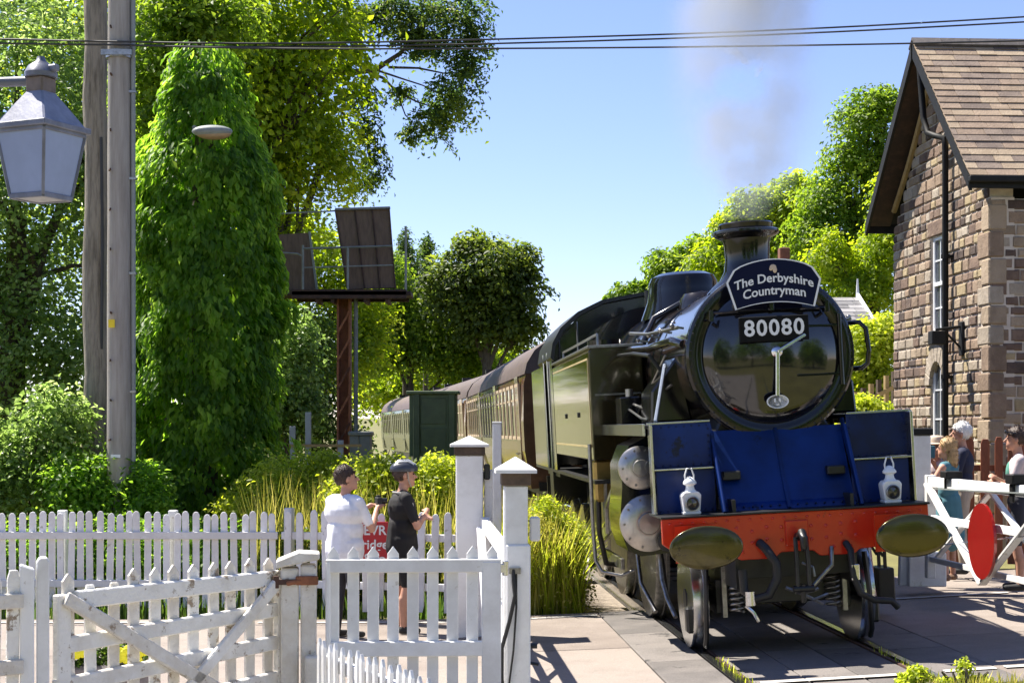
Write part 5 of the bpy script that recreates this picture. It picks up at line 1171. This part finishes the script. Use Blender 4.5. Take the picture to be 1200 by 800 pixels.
shrub('bright garden bush between the engine and the house', 33, [(1015,410,34,34),(1040,390,22,25),(1030,450,30,26),(1005,460,24,24)], 12000, .104, 'hedge')
shrub('garden shrub at the foot of the rail fence', 29.5, [(1010,480,28,16),(1040,490,20,16)], 4500, .08, 'hedge')
# trees across the road behind the photographer, mirrored in the smokebox door
for i, (tx_, ty_, hgt, lab) in enumerate(((-7, -8, 9, ''), (2.5, -12, 11, ''), (11, -8, 8, ''), (18, -2, 8, ''))):
    o = thing('roadside_tree', 'roadside tree mirrored in the shiny smokebox door', 'tree', (tx_, ty_, -.1), 0, 'trees mirrored in the smokebox door'); lb = [(0, 0, hgt*.62, hgt*.42, hgt*.42, hgt*.36), (hgt*.25, .5, hgt*.42, hgt*.3, hgt*.3, hgt*.28), (-hgt*.28, 0, hgt*.45, hgt*.3, hgt*.3, hgt*.3)]
    P, N, T = lobe_points(lb, 7000, .4, .5, 16); place('crown', leaf_mesh('crown', P, N, .4*RNG.uniform(.6, 1.3, len(P)), T, .6), LEAF['mid'](), o)
    MB().tube([(0, 0, 0), (.1, 0, hgt*.3), (0, 0, hgt*.6)], [.3, .22, .1], 8).build('trunk', 'bark', o, smooth=60)
# ivy-covered street light column
Zi = 23.2; c = pgx(240, Zi)
iv = thing('ivy_column', 'tall tapering column of green creeper engulfing a street light post', 'creeper', (c.x, c.y, GL))
hh = lambda y: H - (y - YH)/F*Zi - GL
prof = [(50,14),(75,36),(110,42),(150,52),(200,74),(250,76),(300,78),(360,80),(430,84),(500,80),(560,76),(600,72)]
zs = np.array([hh(p_[0]) for p_ in prof])[::-1]; rs = np.array([p_[1]*Zi/F for p_ in prof])[::-1]
ncl = 1250; zc = RNG.uniform(0.1, zs[-1]*.99, ncl); kc = RNG.random(ncl) < np.interp(zc, zs, rs)/rs.max() + .1; zc = zc[kc]; ncl = len(zc); ac = RNG.uniform(0, 2*math.pi, ncl)
rc = np.interp(zc, zs, rs)*(.99 + .09*np.sin(ac*3 + zc*1.7) + .08*np.sin(ac*4 - zc*2.9) + RNG.normal(size=ncl)*.075 + np.where(RNG.random(ncl) < .05, .17, 0)); tc_ = RNG.normal(.5, .24, ncl)
n = 64000; w = RNG.integers(0, ncl, n); g = np.abs(RNG.normal(size=n)); t_ = RNG.random(n)
z = zc[w] + .12 - t_*.42; a = ac[w] + RNG.normal(size=n)*.1/np.maximum(rc[w], .2); rr = rc[w]*np.where(RNG.random(n) < .25, .78, .93) + .13*np.sin(np.clip(t_*1.25, 0, 1)*math.pi)*(1 - .35*g.clip(0, 2)) + RNG.normal(size=n)*.025
P = np.stack([rr*np.cos(a), rr*np.sin(a), np.maximum(z, .06)], 1); N = np.stack([np.cos(a), np.sin(a), .9 - t_*.9], 1) + RNG.normal(size=(n, 3))*.32
dn = np.stack([np.cos(a)*.55, np.sin(a)*.55, np.full(n, -1.0)], 1)
place('foliage', leaf_mesh('foliage', P, N, RNG.uniform(.06, .19, n), tc_[w] + RNG.normal(size=n)*.15, .42, dn), LEAF['ivy'](), iv)
MB().lathe([(max(.04, r_*.2), z_) for z_, r_ in zip(zs, rs)], 14).build('inner_stems', 'bark', iv)
sl_ = thing('street_light', 'street light head poking out of the ivy column', 'street light', (c.x, c.y - .05, GL))
hx = (270 - 240)*Zi/F; hz = hh(170)
MB().cyl((0,0,0),(0,0,hz+.1), .06, n=12).build('post', 'cabgrey', sl_)
MB().tube([(0,0,hz+.1),(-.02,-.5,hz+.12),(0.05,-.98,hz+.06)], .03, 8).build('arm', 'cabgrey', sl_, smooth=50)
MB().ball((.12,-1.0,hz), .08, .1, .05, 12).ball((.3,-1.0,hz), .28, .12, .085, 20).build('lamp_head', 'cabgrey', sl_, smooth=60)
MB().ball((.32,-1.0,hz-.03), .24, .1, .085, 20).build('lamp_bowl', mat('lamp_bowl', (.32,.22,.13), .3, var=.2), sl_, smooth=60)
# tall dry grass and weeds beside the engine
def blades(name, label, n, fn, hmin, hmax, key, cat='grass', w=.012, bendk=.4):
    base = np.array([fn() for _ in range(n)]); h = RNG.uniform(hmin, hmax, n); az = RNG.uniform(0, 6.283, n); bd = RNG.uniform(.1, bendk, n)*h
    d = np.stack([np.cos(az), np.sin(az)], 1); s = np.stack([-d[:, 1], d[:, 0]], 1)*w
    v = np.empty((n, 5, 3))
    v[:, 0, :2] = base[:, :2] - s; v[:, 1, :2] = base[:, :2] + s; v[:, 0, 2] = v[:, 1, 2] = base[:, 2]
    v[:, 2, :2] = base[:, :2] + d*bd[:, None]*.3 + s*.8; v[:, 3, :2] = base[:, :2] + d*bd[:, None]*.3 - s*.8; v[:, 2, 2] = v[:, 3, 2] = base[:, 2] + h*.6
    v[:, 4, :2] = base[:, :2] + d*bd[:, None]; v[:, 4, 2] = base[:, 2] + h
    me = bpy.data.meshes.new(name); me.vertices.add(n*5); me.vertices.foreach_set('co', v.reshape(-1)); idx = np.arange(n)[:, None]*5
    tri = np.concatenate([idx + np.array(t) for t in ((0,1,2),(0,2,3),(3,2,4))], 1).reshape(-1)
    me.loops.add(n*9); me.loops.foreach_set('vertex_index', tri.astype(np.int32)); me.polygons.add(n*3); me.polygons.foreach_set('loop_start', np.arange(0, n*9, 3, dtype=np.int32)); me.update(calc_edges=True)
    at = me.attributes.new('tint', 'FLOAT', 'POINT'); at.data.foreach_set('value', np.repeat(np.clip(RNG.normal(.5, .22, n), 0, 1), 5).astype(np.float32))
    o = place(name, me, LEAF[key]()); return tag(o, label, cat, kind='stuff')
def in_tb(t0, t1, b0, b1):
    def f():
        b = random.uniform(b0, b1); t = random.triangular(t0, t1, (t0+t1)/2) + curve_off(b); p_ = W(t, b); return (p_.x, p_.y, ground(p_.x, p_.y) - .1)
    return f
blades('tall_grass', 'tall dry yellow-green grass along the side of the engine', 5200, in_tb(-2.35, -1.5, 4.95, 9.5), .45, 1.35, 'grass', w=.009)
blades('tall_grass', 'sunlit rough grass along the line beside the coaches', 9000, in_tb(-4.6, -1.7, 9.5, 40), .35, 1.1, 'grass', w=.02)
tag(shrub('yellow-green weeds growing at the road edge beside the engine', 18.75, [(645,680,28,42),(632,640,16,40),(668,695,20,24)], 13500, .04, 'grass'))
shrub('leafy weed clump under the tall grass by the engine step', 19.1, [(665,640,22,40),(640,610,18,30)], 6750, .044, 'hedge')
shrub('small low green weed at the road edge beside the rail', 12.2, [(1075,792,14,13),(1062,797,12,9)], 700, .04, 'hedge')
shrub('taller upright green weed at the road edge near the rail', 12.3, [(1130,785,7,17),(1150,797,16,7),(1110,799,14,6)], 650, .036, 'hedge')
def near_edge():
    x = random.uniform(3.0, 5.2); y = random.uniform(11.6, 12.3); return (x, y, ground(x, y) - .08)
blades('grass_verge', 'thin grass verge at the near edge of the road', 1500, near_edge, .05, .22, 'grass', w=.006)
def far_edge():
    x = random.uniform(-7, .4); y = random.uniform(18.35, 20.5); return (x, y, ground(x, y) - .08)
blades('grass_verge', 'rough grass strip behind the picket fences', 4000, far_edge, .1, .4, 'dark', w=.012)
def rail_weeds():
    t = random.choice((-.7, .7)) + random.uniform(-.04, .04); b = random.uniform(-1.2, .8); p_ = W(t, b); return (p_.x, p_.y, CANT*t - .03)
blades('rail_weeds', 'small weeds sprouting beside the rails on the crossing', 160, rail_weeds, .03, .09, 'hedge', w=.006)
def behind_men():
    x = random.uniform(-3.2, -.45); y = random.uniform(19.3, 22.5); return (x, y, ground(x, y) - .08)
blades('tall_weeds', 'pale seeding grasses among the bushes behind the two men', 3800, behind_men, .6, 1.75, 'grass', w=.008, bendk=.35)
def by_engine():
    b = random.uniform(4.95, 6.8); p_ = W(random.uniform(-2.5, -1.45), b); return (p_.x, p_.y, ground(p_.x, p_.y) - .08)
blades('tall_weeds', 'green leafy grass mixed into the dry stand beside the engine', 2600, by_engine, .4, 1.15, 'hedge', w=.011, bendk=.7)
# flowers in the trough
P = np.stack([RNG.uniform(-.3, .3, 900), RNG.uniform(-.15, .15, 900), .5 + RNG.random(900)*.16], 1)
place('leaves', leaf_mesh('leaves', P, RNG.normal(size=(900, 3)) + np.array([0, -.5, .6]), np.full(900, .06), RNG.random(900), .5), LEAF['dark'](), pl)
for fx in (-.19, -.13, .12, .19, .26, -.16, .16, .22):
    m = MB(); fz = .52 + random.random()*.12; fy = -.16 - random.random()*.03
    for k in range(7):
        a = 2*math.pi*k/7; m.ball((fx + .03*math.cos(a), fy, fz + .03*math.sin(a)), .026, .01, .026, 8)
    m.build('flower', mat('petal_yellow', (.75, .7, .02), .6), pl, smooth=60)
# bracken-like ivy at pole foot already covered by shrubs

# ------------------------------------------------------------------ smoke plume
vm = bpy.data.materials.new('smoke'); vm.use_nodes = True; nn = vm.node_tree.nodes; ll = vm.node_tree.links; nn.clear()
out = nn.new('ShaderNodeOutputMaterial'); pv = nn.new('ShaderNodeVolumePrincipled'); pv.inputs['Color'].default_value = (.52, .54, .57, 1); pv.inputs['Anisotropy'].default_value = 0
tc = nn.new('ShaderNodeTexCoord'); nz = nn.new('ShaderNodeTexNoise'); nz.inputs['Scale'].default_value = 1.1; nz.inputs['Detail'].default_value = 5; nz.inputs['Roughness'].default_value = .6
ll.new(tc.outputs['Object'], nz.inputs['Vector'])
mr = nn.new('ShaderNodeMapRange'); mr.inputs[1].default_value = .4; mr.inputs[2].default_value = .68; mr.inputs[3].default_value = 0; mr.inputs[4].default_value = 1
ll.new(nz.outputs['Fac'], mr.inputs[0])
gr = nn.new('ShaderNodeMapping'); gd = nn.new('ShaderNodeTexGradient'); gd.gradient_type = 'QUADRATIC_SPHERE'
gr.inputs['Scale'].default_value = (1.15, 1.15, .26); gr.inputs['Location'].default_value = (0, 0, -.52)
ll.new(tc.outputs['Object'], gr.inputs[0]); ll.new(gr.outputs[0], gd.inputs[0])
mu = nn.new('ShaderNodeMath'); mu.operation = 'MULTIPLY'; ll.new(mr.outputs[0], mu.inputs[0]); ll.new(gd.outputs['Fac'], mu.inputs[1])
m2 = nn.new('ShaderNodeMath'); m2.operation = 'MULTIPLY'; m2.inputs[1].default_value = 10.0; ll.new(mu.outputs[0], m2.inputs[0])
ll.new(m2.outputs[0], pv.inputs['Density']); ll.new(pv.outputs[0], out.inputs['Volume'])
ct = on_loco('tmp', 'tmp label for placing only', 'x', 0, 1.95, 3.97); loc = ct.location.copy(); bpy.data.objects.remove(ct)
pts = [(0,0,0),(0,.05,.8),(.02,.1,2),(.06,.2,4),(.1,.3,6)]
sm = MB().tube(pts, [.2,.95,1.2,1.2,1.0], 16).build('smoke_plume', vm, None, smooth=60, loc=loc + Vector((0, 0, .02)))
tag(sm, 'faint brownish smoke plume drifting up from the engine chimney', 'smoke', kind='stuff')

wv = vm.copy(); wv.name = 'steam'; [setattr(nd.inputs['Color'], 'default_value', (.97, .97, .97, 1)) for nd in wv.node_tree.nodes if nd.type == 'PRINCIPLED_VOLUME']
for nd in wv.node_tree.nodes:
    if nd.type == 'PRINCIPLED_VOLUME':
        for lk in list(nd.inputs['Density'].links): wv.node_tree.links.remove(lk)
        t_ = wv.node_tree.nodes.new('ShaderNodeTexNoise'); t_.inputs['Scale'].default_value = 9; t_.inputs['Detail'].default_value = 6
        r_ = wv.node_tree.nodes.new('ShaderNodeMapRange'); r_.inputs[1].default_value = .48; r_.inputs[2].default_value = .75; r_.inputs[4].default_value = 9
        c_ = wv.node_tree.nodes.new('ShaderNodeTexCoord'); wv.node_tree.links.new(c_.outputs['Object'], t_.inputs['Vector']); wv.node_tree.links.new(t_.outputs['Fac'], r_.inputs[0]); wv.node_tree.links.new(r_.outputs[0], nd.inputs['Density'])
MB().tube([(-.2,0,1.62),(-.1,.02,1.6),(.0,.0,1.52),(.06,0,1.5),(.12,0,1.56),(.13,0,1.45),(.1,0,1.36)], [.02,.05,.045,.05,.055,.05,.02], 8).build('steam_wisp', wv, sm, smooth=60)
# ------------------------------------------------------------------ people
SKIN = lambda: mat('skin', (.52, .27, .18), .55, var=.08, scale=20)
def cloth(name, col, **k): return mat('cloth_' + name, col, .85, var=.12, scale=7, bump=.2, bscale=9, **k)
class Fig:
    """a body made of tapered limbs and ellipsoids, fused into one continuous skin"""
    def __init__(s): s.p = []
    def limb(s, a, b, r0, r1, m): s.p.append(('c', Vector(a), Vector(b), r0, r1, m)); return s
    def ell(s, c, r, m, rz=0.0): s.p.append(('e', Vector(c), Vector(r), rz, 0, m)); return s
    def build(s, parent, mats, voxel=.011):
        mb = MB()
        for k, a, b, r0, r1, m in s.p:
            if k == 'c':
                d = b - a; L = max(d.length, 1e-4); n = 12; prof = [(max(1e-5, r0*math.sin(t)), -r0*math.cos(t)) for t in np.linspace(0, math.pi/2, 5)] + [(max(1e-5, r1*math.cos(t)), L + r1*math.sin(t)) for t in np.linspace(0, math.pi/2, 5)]
                mb.lathe(prof, n, Matrix.Translation(a) @ RotTo(d))
            else: mb.ball(a, b.x, b.y, b.z, 18, Matrix.Rotation(r0, 4, 'Z'))
        me = mb.mesh('body'); o = bpy.data.objects.new('body', me); COL.objects.link(o)
        rm = o.modifiers.new('r', 'REMESH'); rm.mode = 'VOXEL'; rm.voxel_size = voxel
        sm_ = o.modifiers.new('s', 'SMOOTH'); sm_.factor = .5; sm_.iterations = 3
        bpy.context.view_layer.update(); m2 = bpy.data.meshes.new_from_object(o.evaluated_get(bpy.context.evaluated_depsgraph_get())); bpy.data.objects.remove(o)
        m2.materials.clear()
        for x in mats: m2.materials.append(x)
        nf = len(m2.polygons); cen = np.empty(nf*3); m2.polygons.foreach_get('center', cen); cen = cen.reshape(-1, 3); best = np.full(nf, 1e9); idx = np.zeros(nf, dtype=np.int32)
        for k, a, b, r0, r1, m in s.p:
            if k == 'c':
                A_, B_ = np.array(a), np.array(b); d = B_ - A_; t = np.clip(((cen - A_) @ d)/(d @ d + 1e-9), 0, 1); dist = np.linalg.norm(cen - (A_ + t[:, None]*d), axis=1) - (r0 + (r1 - r0)*t)
            else:
                q = cen - np.array(a); c_, s_ = math.cos(-r0), math.sin(-r0); q = np.stack([q[:, 0]*c_ - q[:, 1]*s_, q[:, 0]*s_ + q[:, 1]*c_, q[:, 2]], 1); rr = np.array(b); kq = np.linalg.norm(q/rr, axis=1); dist = (kq - 1)*rr.min()
            w = dist < best; best[w] = dist[w]; idx[w] = m
        m2.polygons.foreach_set('material_index', idx); m2.polygons.foreach_set('use_smooth', [True]*nf); m2.update()
        b_ = bpy.data.objects.new('body', m2); COL.objects.link(b_); b_.parent = parent; return b_
def hand(f, wrist, direction, up, m, grip=.6):
    w = Vector(wrist); d = Vector(direction).normalized(); u = Vector(up); sd_ = d.cross(u).normalized(); u = sd_.cross(d)
    f.limb(w, w + d*.07, .024, .03, m)
    for i, (k, ln) in enumerate(((-1.5, .065), (-.5, .078), (.5, .072), (1.5, .056))):
        a = w + d*.085 + sd_*k*.018; b = a + d*ln*.55 + u*-.01; c = b + (d*(1-grip) - u*grip)*ln*.6; f.limb(a, b, .0095, .009, m); f.limb(b, c, .009, .008, m)
    a = w + d*.03 + sd_*-.032; f.limb(a, a + d*.04 - sd_*.02, .011, .01, m); f.limb(a + d*.04 - sd_*.02, a + d*.065 - u*.02 - sd_*.01, .01, .008, m)
def person(name, label, x, Z, rz, h, base, torso, lower, arms, headyaw=0.0, headtilt=0.0, hair=None, sleeve='short', legs='trousers', shoes=(.03,.03,.03), lean=0.0, cat='person', girth=1.0, dress=None, untuck=False):
    c = ((x - 600)/F*Z, Z, base); o = thing(name, label, cat, c, rz); k = h/1.75; f = Fig(); V = lambda *a: Vector(a)*k
    mats = [SKIN(), torso, lower, cloth('shoe_%d' % int(shoes[0]*1000), shoes)]; S, T_, Lw, Sh = 0, 1, 2, 3
    ly = lean
    # legs
    for s in (-1, 1):
        hip, knee, ank = V(s*.09, 0, .92), V(s*.1, .03, .5), V(s*.105, -.01, .1)
        if legs == 'trousers': f.limb(hip, knee, .083*k*girth, .062*k, Lw); f.limb(knee, ank, .06*k, .047*k, Lw)
        elif legs == 'shorts': f.limb(hip, knee + V(0, 0, .03), .085*k*girth, .068*k, Lw); f.limb(knee, V(s*.103, 0, .36), .052*k, .055*k, S); f.limb(V(s*.103, -.01, .36), ank, .055*k, .036*k, S)
        else: f.limb(hip, knee, .07*k, .052*k, S); f.limb(knee, V(s*.103, 0, .36), .05*k, .05*k, S); f.limb(V(s*.103, 0, .36), ank, .05*k, .034*k, S)
        f.limb(V(s*.105, -.03, .045), V(s*.12, .14, .035), .042*k, .033*k, Sh)
    # trunk
    f.ell(V(0, 0, .97), V(.165*girth, .125*girth, .13), T_ if (dress or untuck) else Lw)
    if untuck: f.limb(V(0, 0, 1.1), V(0, 0, .9), .13*k*girth, .15*k*girth, T_)
    f.ell(V(0, .01 + ly*.3, 1.12), V(.155*girth, .12*girth, .17), T_); f.ell(V(0, ly*.7, 1.3), V(.178*girth, .125*girth, .18), T_)
    f.limb(V(-.15, ly, 1.42), V(.15, ly, 1.42), .07*k, .07*k, T_)
    if dress: f.limb(V(0, 0, 1.0), V(0, 0, .56), .15*k, .2*k, T_)
    f.limb(V(0, ly, 1.43), V(0, ly + .02, 1.54), .058*k, .052*k, S)
    # arms
    for s, (el, wr, hd) in zip((-1, 1), arms):
        sh = V(s*.2, ly, 1.41); el, wr = Vector(el)*k, Vector(wr)*k
        if sleeve == 'short': mid = sh.lerp(el, .72); f.limb(sh, mid, .062*k, .052*k, T_); f.limb(mid, el, .043*k, .038*k, S); f.limb(el, wr, .039*k, .027*k, S)
        elif sleeve == 'none': f.limb(sh, el, .05*k, .037*k, S); f.limb(el, wr, .037*k, .026*k, S)
        else: f.limb(sh, el, .062*k, .05*k, T_); f.limb(el, wr, .048*k, .036*k, T_)
        hand(f, wr, hd, (0, 0, 1), S)
    # head: one surface with the body
    hc = V(0, ly + .035, 1.645); hk_ = 1.1; Rm = Matrix.Rotation(headyaw, 3, 'Z') @ Matrix.Rotation(headtilt, 3, 'X')
    def hp(x_, y_, z_): return hc + Rm @ (Vector((x_, y_, z_))*k*hk_)
    f.ell(hp(0, -.012, .02), V(.076, .094, .098)*hk_, S, headyaw); f.ell(hp(0, .02, -.045), V(.06, .07, .07)*hk_, S, headyaw)
    f.limb(hp(0, .085, .01), hp(0, .108, -.02), .011*k, .015*k, S); f.limb(hp(-.02, .082, -.058), hp(.02, .082, -.058), .012*k, .012*k, S); f.ell(hp(0, .07, -.09), V(.028, .025, .022), S, headyaw)
    for s in (-1, 1): f.ell(hp(s*.077, -.005, -.005), V(.014, .024, .032), S, headyaw)
    f.build(o, mats)
    hd_ = Matrix.Translation(hc) @ Rm.to_4x4() @ Matrix.Scale(k*hk_, 4)
    e = MB()
    for s in (-1, 1): e.ball((s*.03, .078, .012), .011, .009, .008, 8)
    e.v = [tuple(hd_ @ Vector(v_)) for v_ in e.v]; e.build('eyes', 'rubber', o, smooth=60)
    if hair:
        kind, hm = hair; m = MB()
        if kind == 'short':
            v0 = len(m.v); m.ball((0, -.022, .03), .084, .1, .103, 24); vv = []
            m.v = [(x_, y_, max(z_, -.06 - .2*min(0, y_)) if y_ < .02 else max(z_, .03 + .5*max(0, y_ - .02))) for x_, y_, z_ in m.v]
        elif kind == 'bald': 
            m.ball((0, -.03, .0), .084, .092, .085, 24); m.v = [(x_, y_, min(max(z_, -.06), .06)) for x_, y_, z_ in m.v]
        elif kind == 'long':
            m.ball((0, -.022, .03), .088, .105, .105, 24); m.ball((0, -.07, -.1), .09, .06, .17, 20); m.v = [(x_, min(y_, .06), z_ if y_ < .03 else max(z_, .035)) for x_, y_, z_ in m.v]
        rr_ = np.random.default_rng(5); m.v = [tuple(Vector(v_)*(1 + rr_.normal()*.035)) for v_ in m.v]
        m.v = [tuple(hd_ @ Vector(v_)) for v_ in m.v]; ho = m.build('hair', hm, o, smooth=60)
        nf = len(ho.data.polygons); ce = np.empty(nf*3); ho.data.polygons.foreach_get('center', ce); no = np.empty(nf*3); ho.data.polygons.foreach_get('normal', no); ce = ce.reshape(-1, 3); no = no.reshape(-1, 3)
        pick_ = RNG.integers(0, nf, 900); dn_ = np.tile(np.array([0, 0, -1.0]), (900, 1)) + no[pick_]*.5
        place('hair_strands', leaf_mesh('hair_strands', ce[pick_] + RNG.normal(size=(900, 3))*.006, no[pick_] + RNG.normal(size=(900, 3))*.6, RNG.uniform(.02, .05, 900), RNG.random(900), .22, dn_), hm, ho)
    o['_k'] = k
    return o, hd_, k
def local_mesh(m, mtx): m.v = [tuple(mtx @ Vector(v_)) for v_ in m.v]; return m
white_t = cloth('white', (.72, .73, .78)); dark_tr = cloth('dark', (.03, .03, .04)); blackj = cloth('black', (.012, .011, .012)); navy = cloth('navy', (.015, .018, .045)); teal = cloth('teal', (.07, .19, .23)); pink = cloth('pinkwhite', (.6, .5, .5)); beige = cloth('beige', (.4, .33, .26))
brown_h = mat('hair_brown', (.055, .03, .02), .6, var=.3, scale=40, bump=.4, bscale=60); white_h = mat('hair_white', (.75, .73, .7), .7, var=.1, scale=40, bump=.4, bscale=60); blond_h = mat('hair_blond', (.42, .27, .12), .6, var=.25, scale=30, bump=.4, bscale=60)
# man in white T-shirt, seen from behind, filming to the right
o, hd_, k = person('person', 'man in white T-shirt and dark trousers holding up a small camera', 404, 16.6, R(-38), 1.73, GL, white_t, dark_tr,
   [((-.27, .1, 1.14), (-.02, .33, 1.33), (.3, .6, .3)), ((.27, .12, 1.13), (.12, .36, 1.33), (-.1, .8, .35))], headyaw=R(-38), headtilt=R(6), hair=('short', brown_h), girth=1.4, untuck=True)
mw = Matrix.Translation(o.location) @ Matrix.Rotation(R(-38), 4, 'Z')
cp = mw @ Vector((.07, .43, 1.39)); cmr = thing('camera', 'small black camera held up by the man in white', 'camera', cp - Vector((0, 0, .04)), R(-70))
MB().box(-.06, .06, -.025, .03, 0, .08).build('camera_body', 'rubber', cmr, bevel=.008); MB().cyl((0, .03, .04), (0, .09, .04), .03, n=16).build('camera_lens', 'dull', cmr, smooth=40); MB().box(-.02, .02, -.02, .02, .08, .1).build('viewfinder', 'rubber', cmr, bevel=.004)
# cyclist
o, hd_, k = person('person', 'cyclist in black jersey, black shorts and helmet with arms folded', 471, 17.0, R(-72), 1.76, GL, blackj, blackj,
   [((-.24, .12, 1.13), (.02, .24, 1.2), (.9, .2, .1)), ((.25, .1, 1.12), (.02, .26, 1.26), (-.8, .25, .2))], headyaw=R(-12), hair=('short', brown_h), legs='shorts', girth=1.18, untuck=True)
hl = MB().ball((0, -.012, .055), .1, .135, .085, 28); hl.v = [(x_, y_, max(z_, .035 + .12*y_*.3)) for x_, y_, z_ in hl.v]
he = local_mesh(hl, hd_).build('helmet', mat('helmet_grey', (.05, .055, .07), .3, var=.2), o, smooth=50)
vb = MB()
for xx in (-.05, 0, .05): vb.tube([(xx, .1 - abs(xx)*.4, .1), (xx, .03, .142 - abs(xx)*.25), (xx, -.06, .138 - abs(xx)*.25), (xx, -.125 + abs(xx)*.4, .085)], .011, 6)
local_mesh(vb, hd_).build('helmet_vent_rib', mat('helmet_pale', (.45, .47, .5), .35), he, smooth=60)
st = MB().tube([(-.085, .02, .04), (-.08, .03, -.05), (-.04, .055, -.11)], .007, 6).tube([(.085, .02, .04), (.08, .03, -.05), (.04, .055, -.11)], .007, 6); local_mesh(st, hd_).build('helmet_strap', beige, he)
tp = MB(); tp.tube([Vector((-.2, .02, 1.46))*k, Vector((-.1, -.075, 1.47))*k, Vector((.1, -.075, 1.47))*k, Vector((.2, .02, 1.46))*k], .006, 6).tube([Vector((.2, .0, 1.475))*k, Vector((.255, .05, 1.36))*k, Vector((.27, .08, 1.22))*k], .006, 6); tp.build('piping', mat('piping_grey', (.55, .53, .5), .6), o, smooth=60)
# right hand group behind the crossing gate
RB = .24
o, hd_, k = person('person', 'blonde long-haired woman in teal dress leaning on the crossing gate', 1112, 18.7, R(52), 1.62, RB, teal, teal,
   [((-.3, .1, 1.2), (-.32, .36, 1.2), (-.1, 1, 0)), ((.26, .1, 1.15), (.15, .36, 1.2), (-.2, 1, 0))], headyaw=R(10), hair=('long', blond_h), sleeve='none', legs='bare', dress=True, shoes=(.2, .12, .08))
o, hd_, k = person('person', 'white-haired man in navy jacket facing the engine', 1129, 19.6, R(70), 1.8, RB, navy, beige,
   [((-.27, .06, 1.14), (-.22, .3, 1.15), (.2, 1, .1)), ((.27, .06, 1.14), (.2, .3, 1.15), (-.2, 1, .1))], headyaw=R(10), hair=('short', white_h), sleeve='long')
o, hd_, k = person('person', 'person in cream sun hat raising a phone to photograph the engine', 1098, 19.9, R(150), 1.62, RB, pink, dark_tr,
   [((-.24, .14, 1.16), (-.06, .3, 1.4), (.3, .4, .9)), ((.24, .14, 1.16), (.06, .3, 1.4), (-.3, .4, .9))], hair=('short', brown_h))
ht = MB().lathe([(.16, .045), (.15, .055), (.1, .06), (.095, .12), (.07, .145), (1e-5, .15)], 24, Matrix.Translation((0, -.01, .0))); local_mesh(ht, hd_).build('sun_hat', cloth('straw', (.62, .5, .38)), o, smooth=50)
mw = Matrix.Translation(o.location) @ Matrix.Rotation(R(150), 4, 'Z'); cp = mw @ Vector((0, .36, 1.4)); ph = thing('phone', 'teal cased phone held by the person in the sun hat', 'phone', cp, R(150))
MB().box(-.075, .075, -.005, .005, 0, .15).build('phone_case', teal, ph, bevel=.004); MB().box(-.068, .068, -.0065, -.0055, .008, .142).build('screen', 'glass', ph)
o, hd_, k = person('person', 'bystander in pale patterned top with folded arms and sunglasses on head', 1194, 17.6, R(75), 1.74, RB, pink, dark_tr,
   [((-.26, .1, 1.13), (.03, .27, 1.18), (.9, .1, .1)), ((.26, .1, 1.13), (-.03, .28, 1.24), (-.9, .1, .1))], hair=('short', brown_h), legs='shorts')
MB().ball(Vector((0, .09, 1.28))*k, .1*k, .05*k, .13*k, 16).build('printed_panel', cloth('greenprint', (.08, .26, .2)), o, smooth=60)
sg_ = MB()
for s in (-1, 1): sg_.ball((s*.036, .095, .075), .03, .012, .02, 12)
local_mesh(sg_.tube([(-.08, .0, .06), (-.06, .085, .075), (.06, .085, .075), (.08, .0, .06)], .006, 6), hd_).build('sunglasses', 'glass', o, smooth=60)
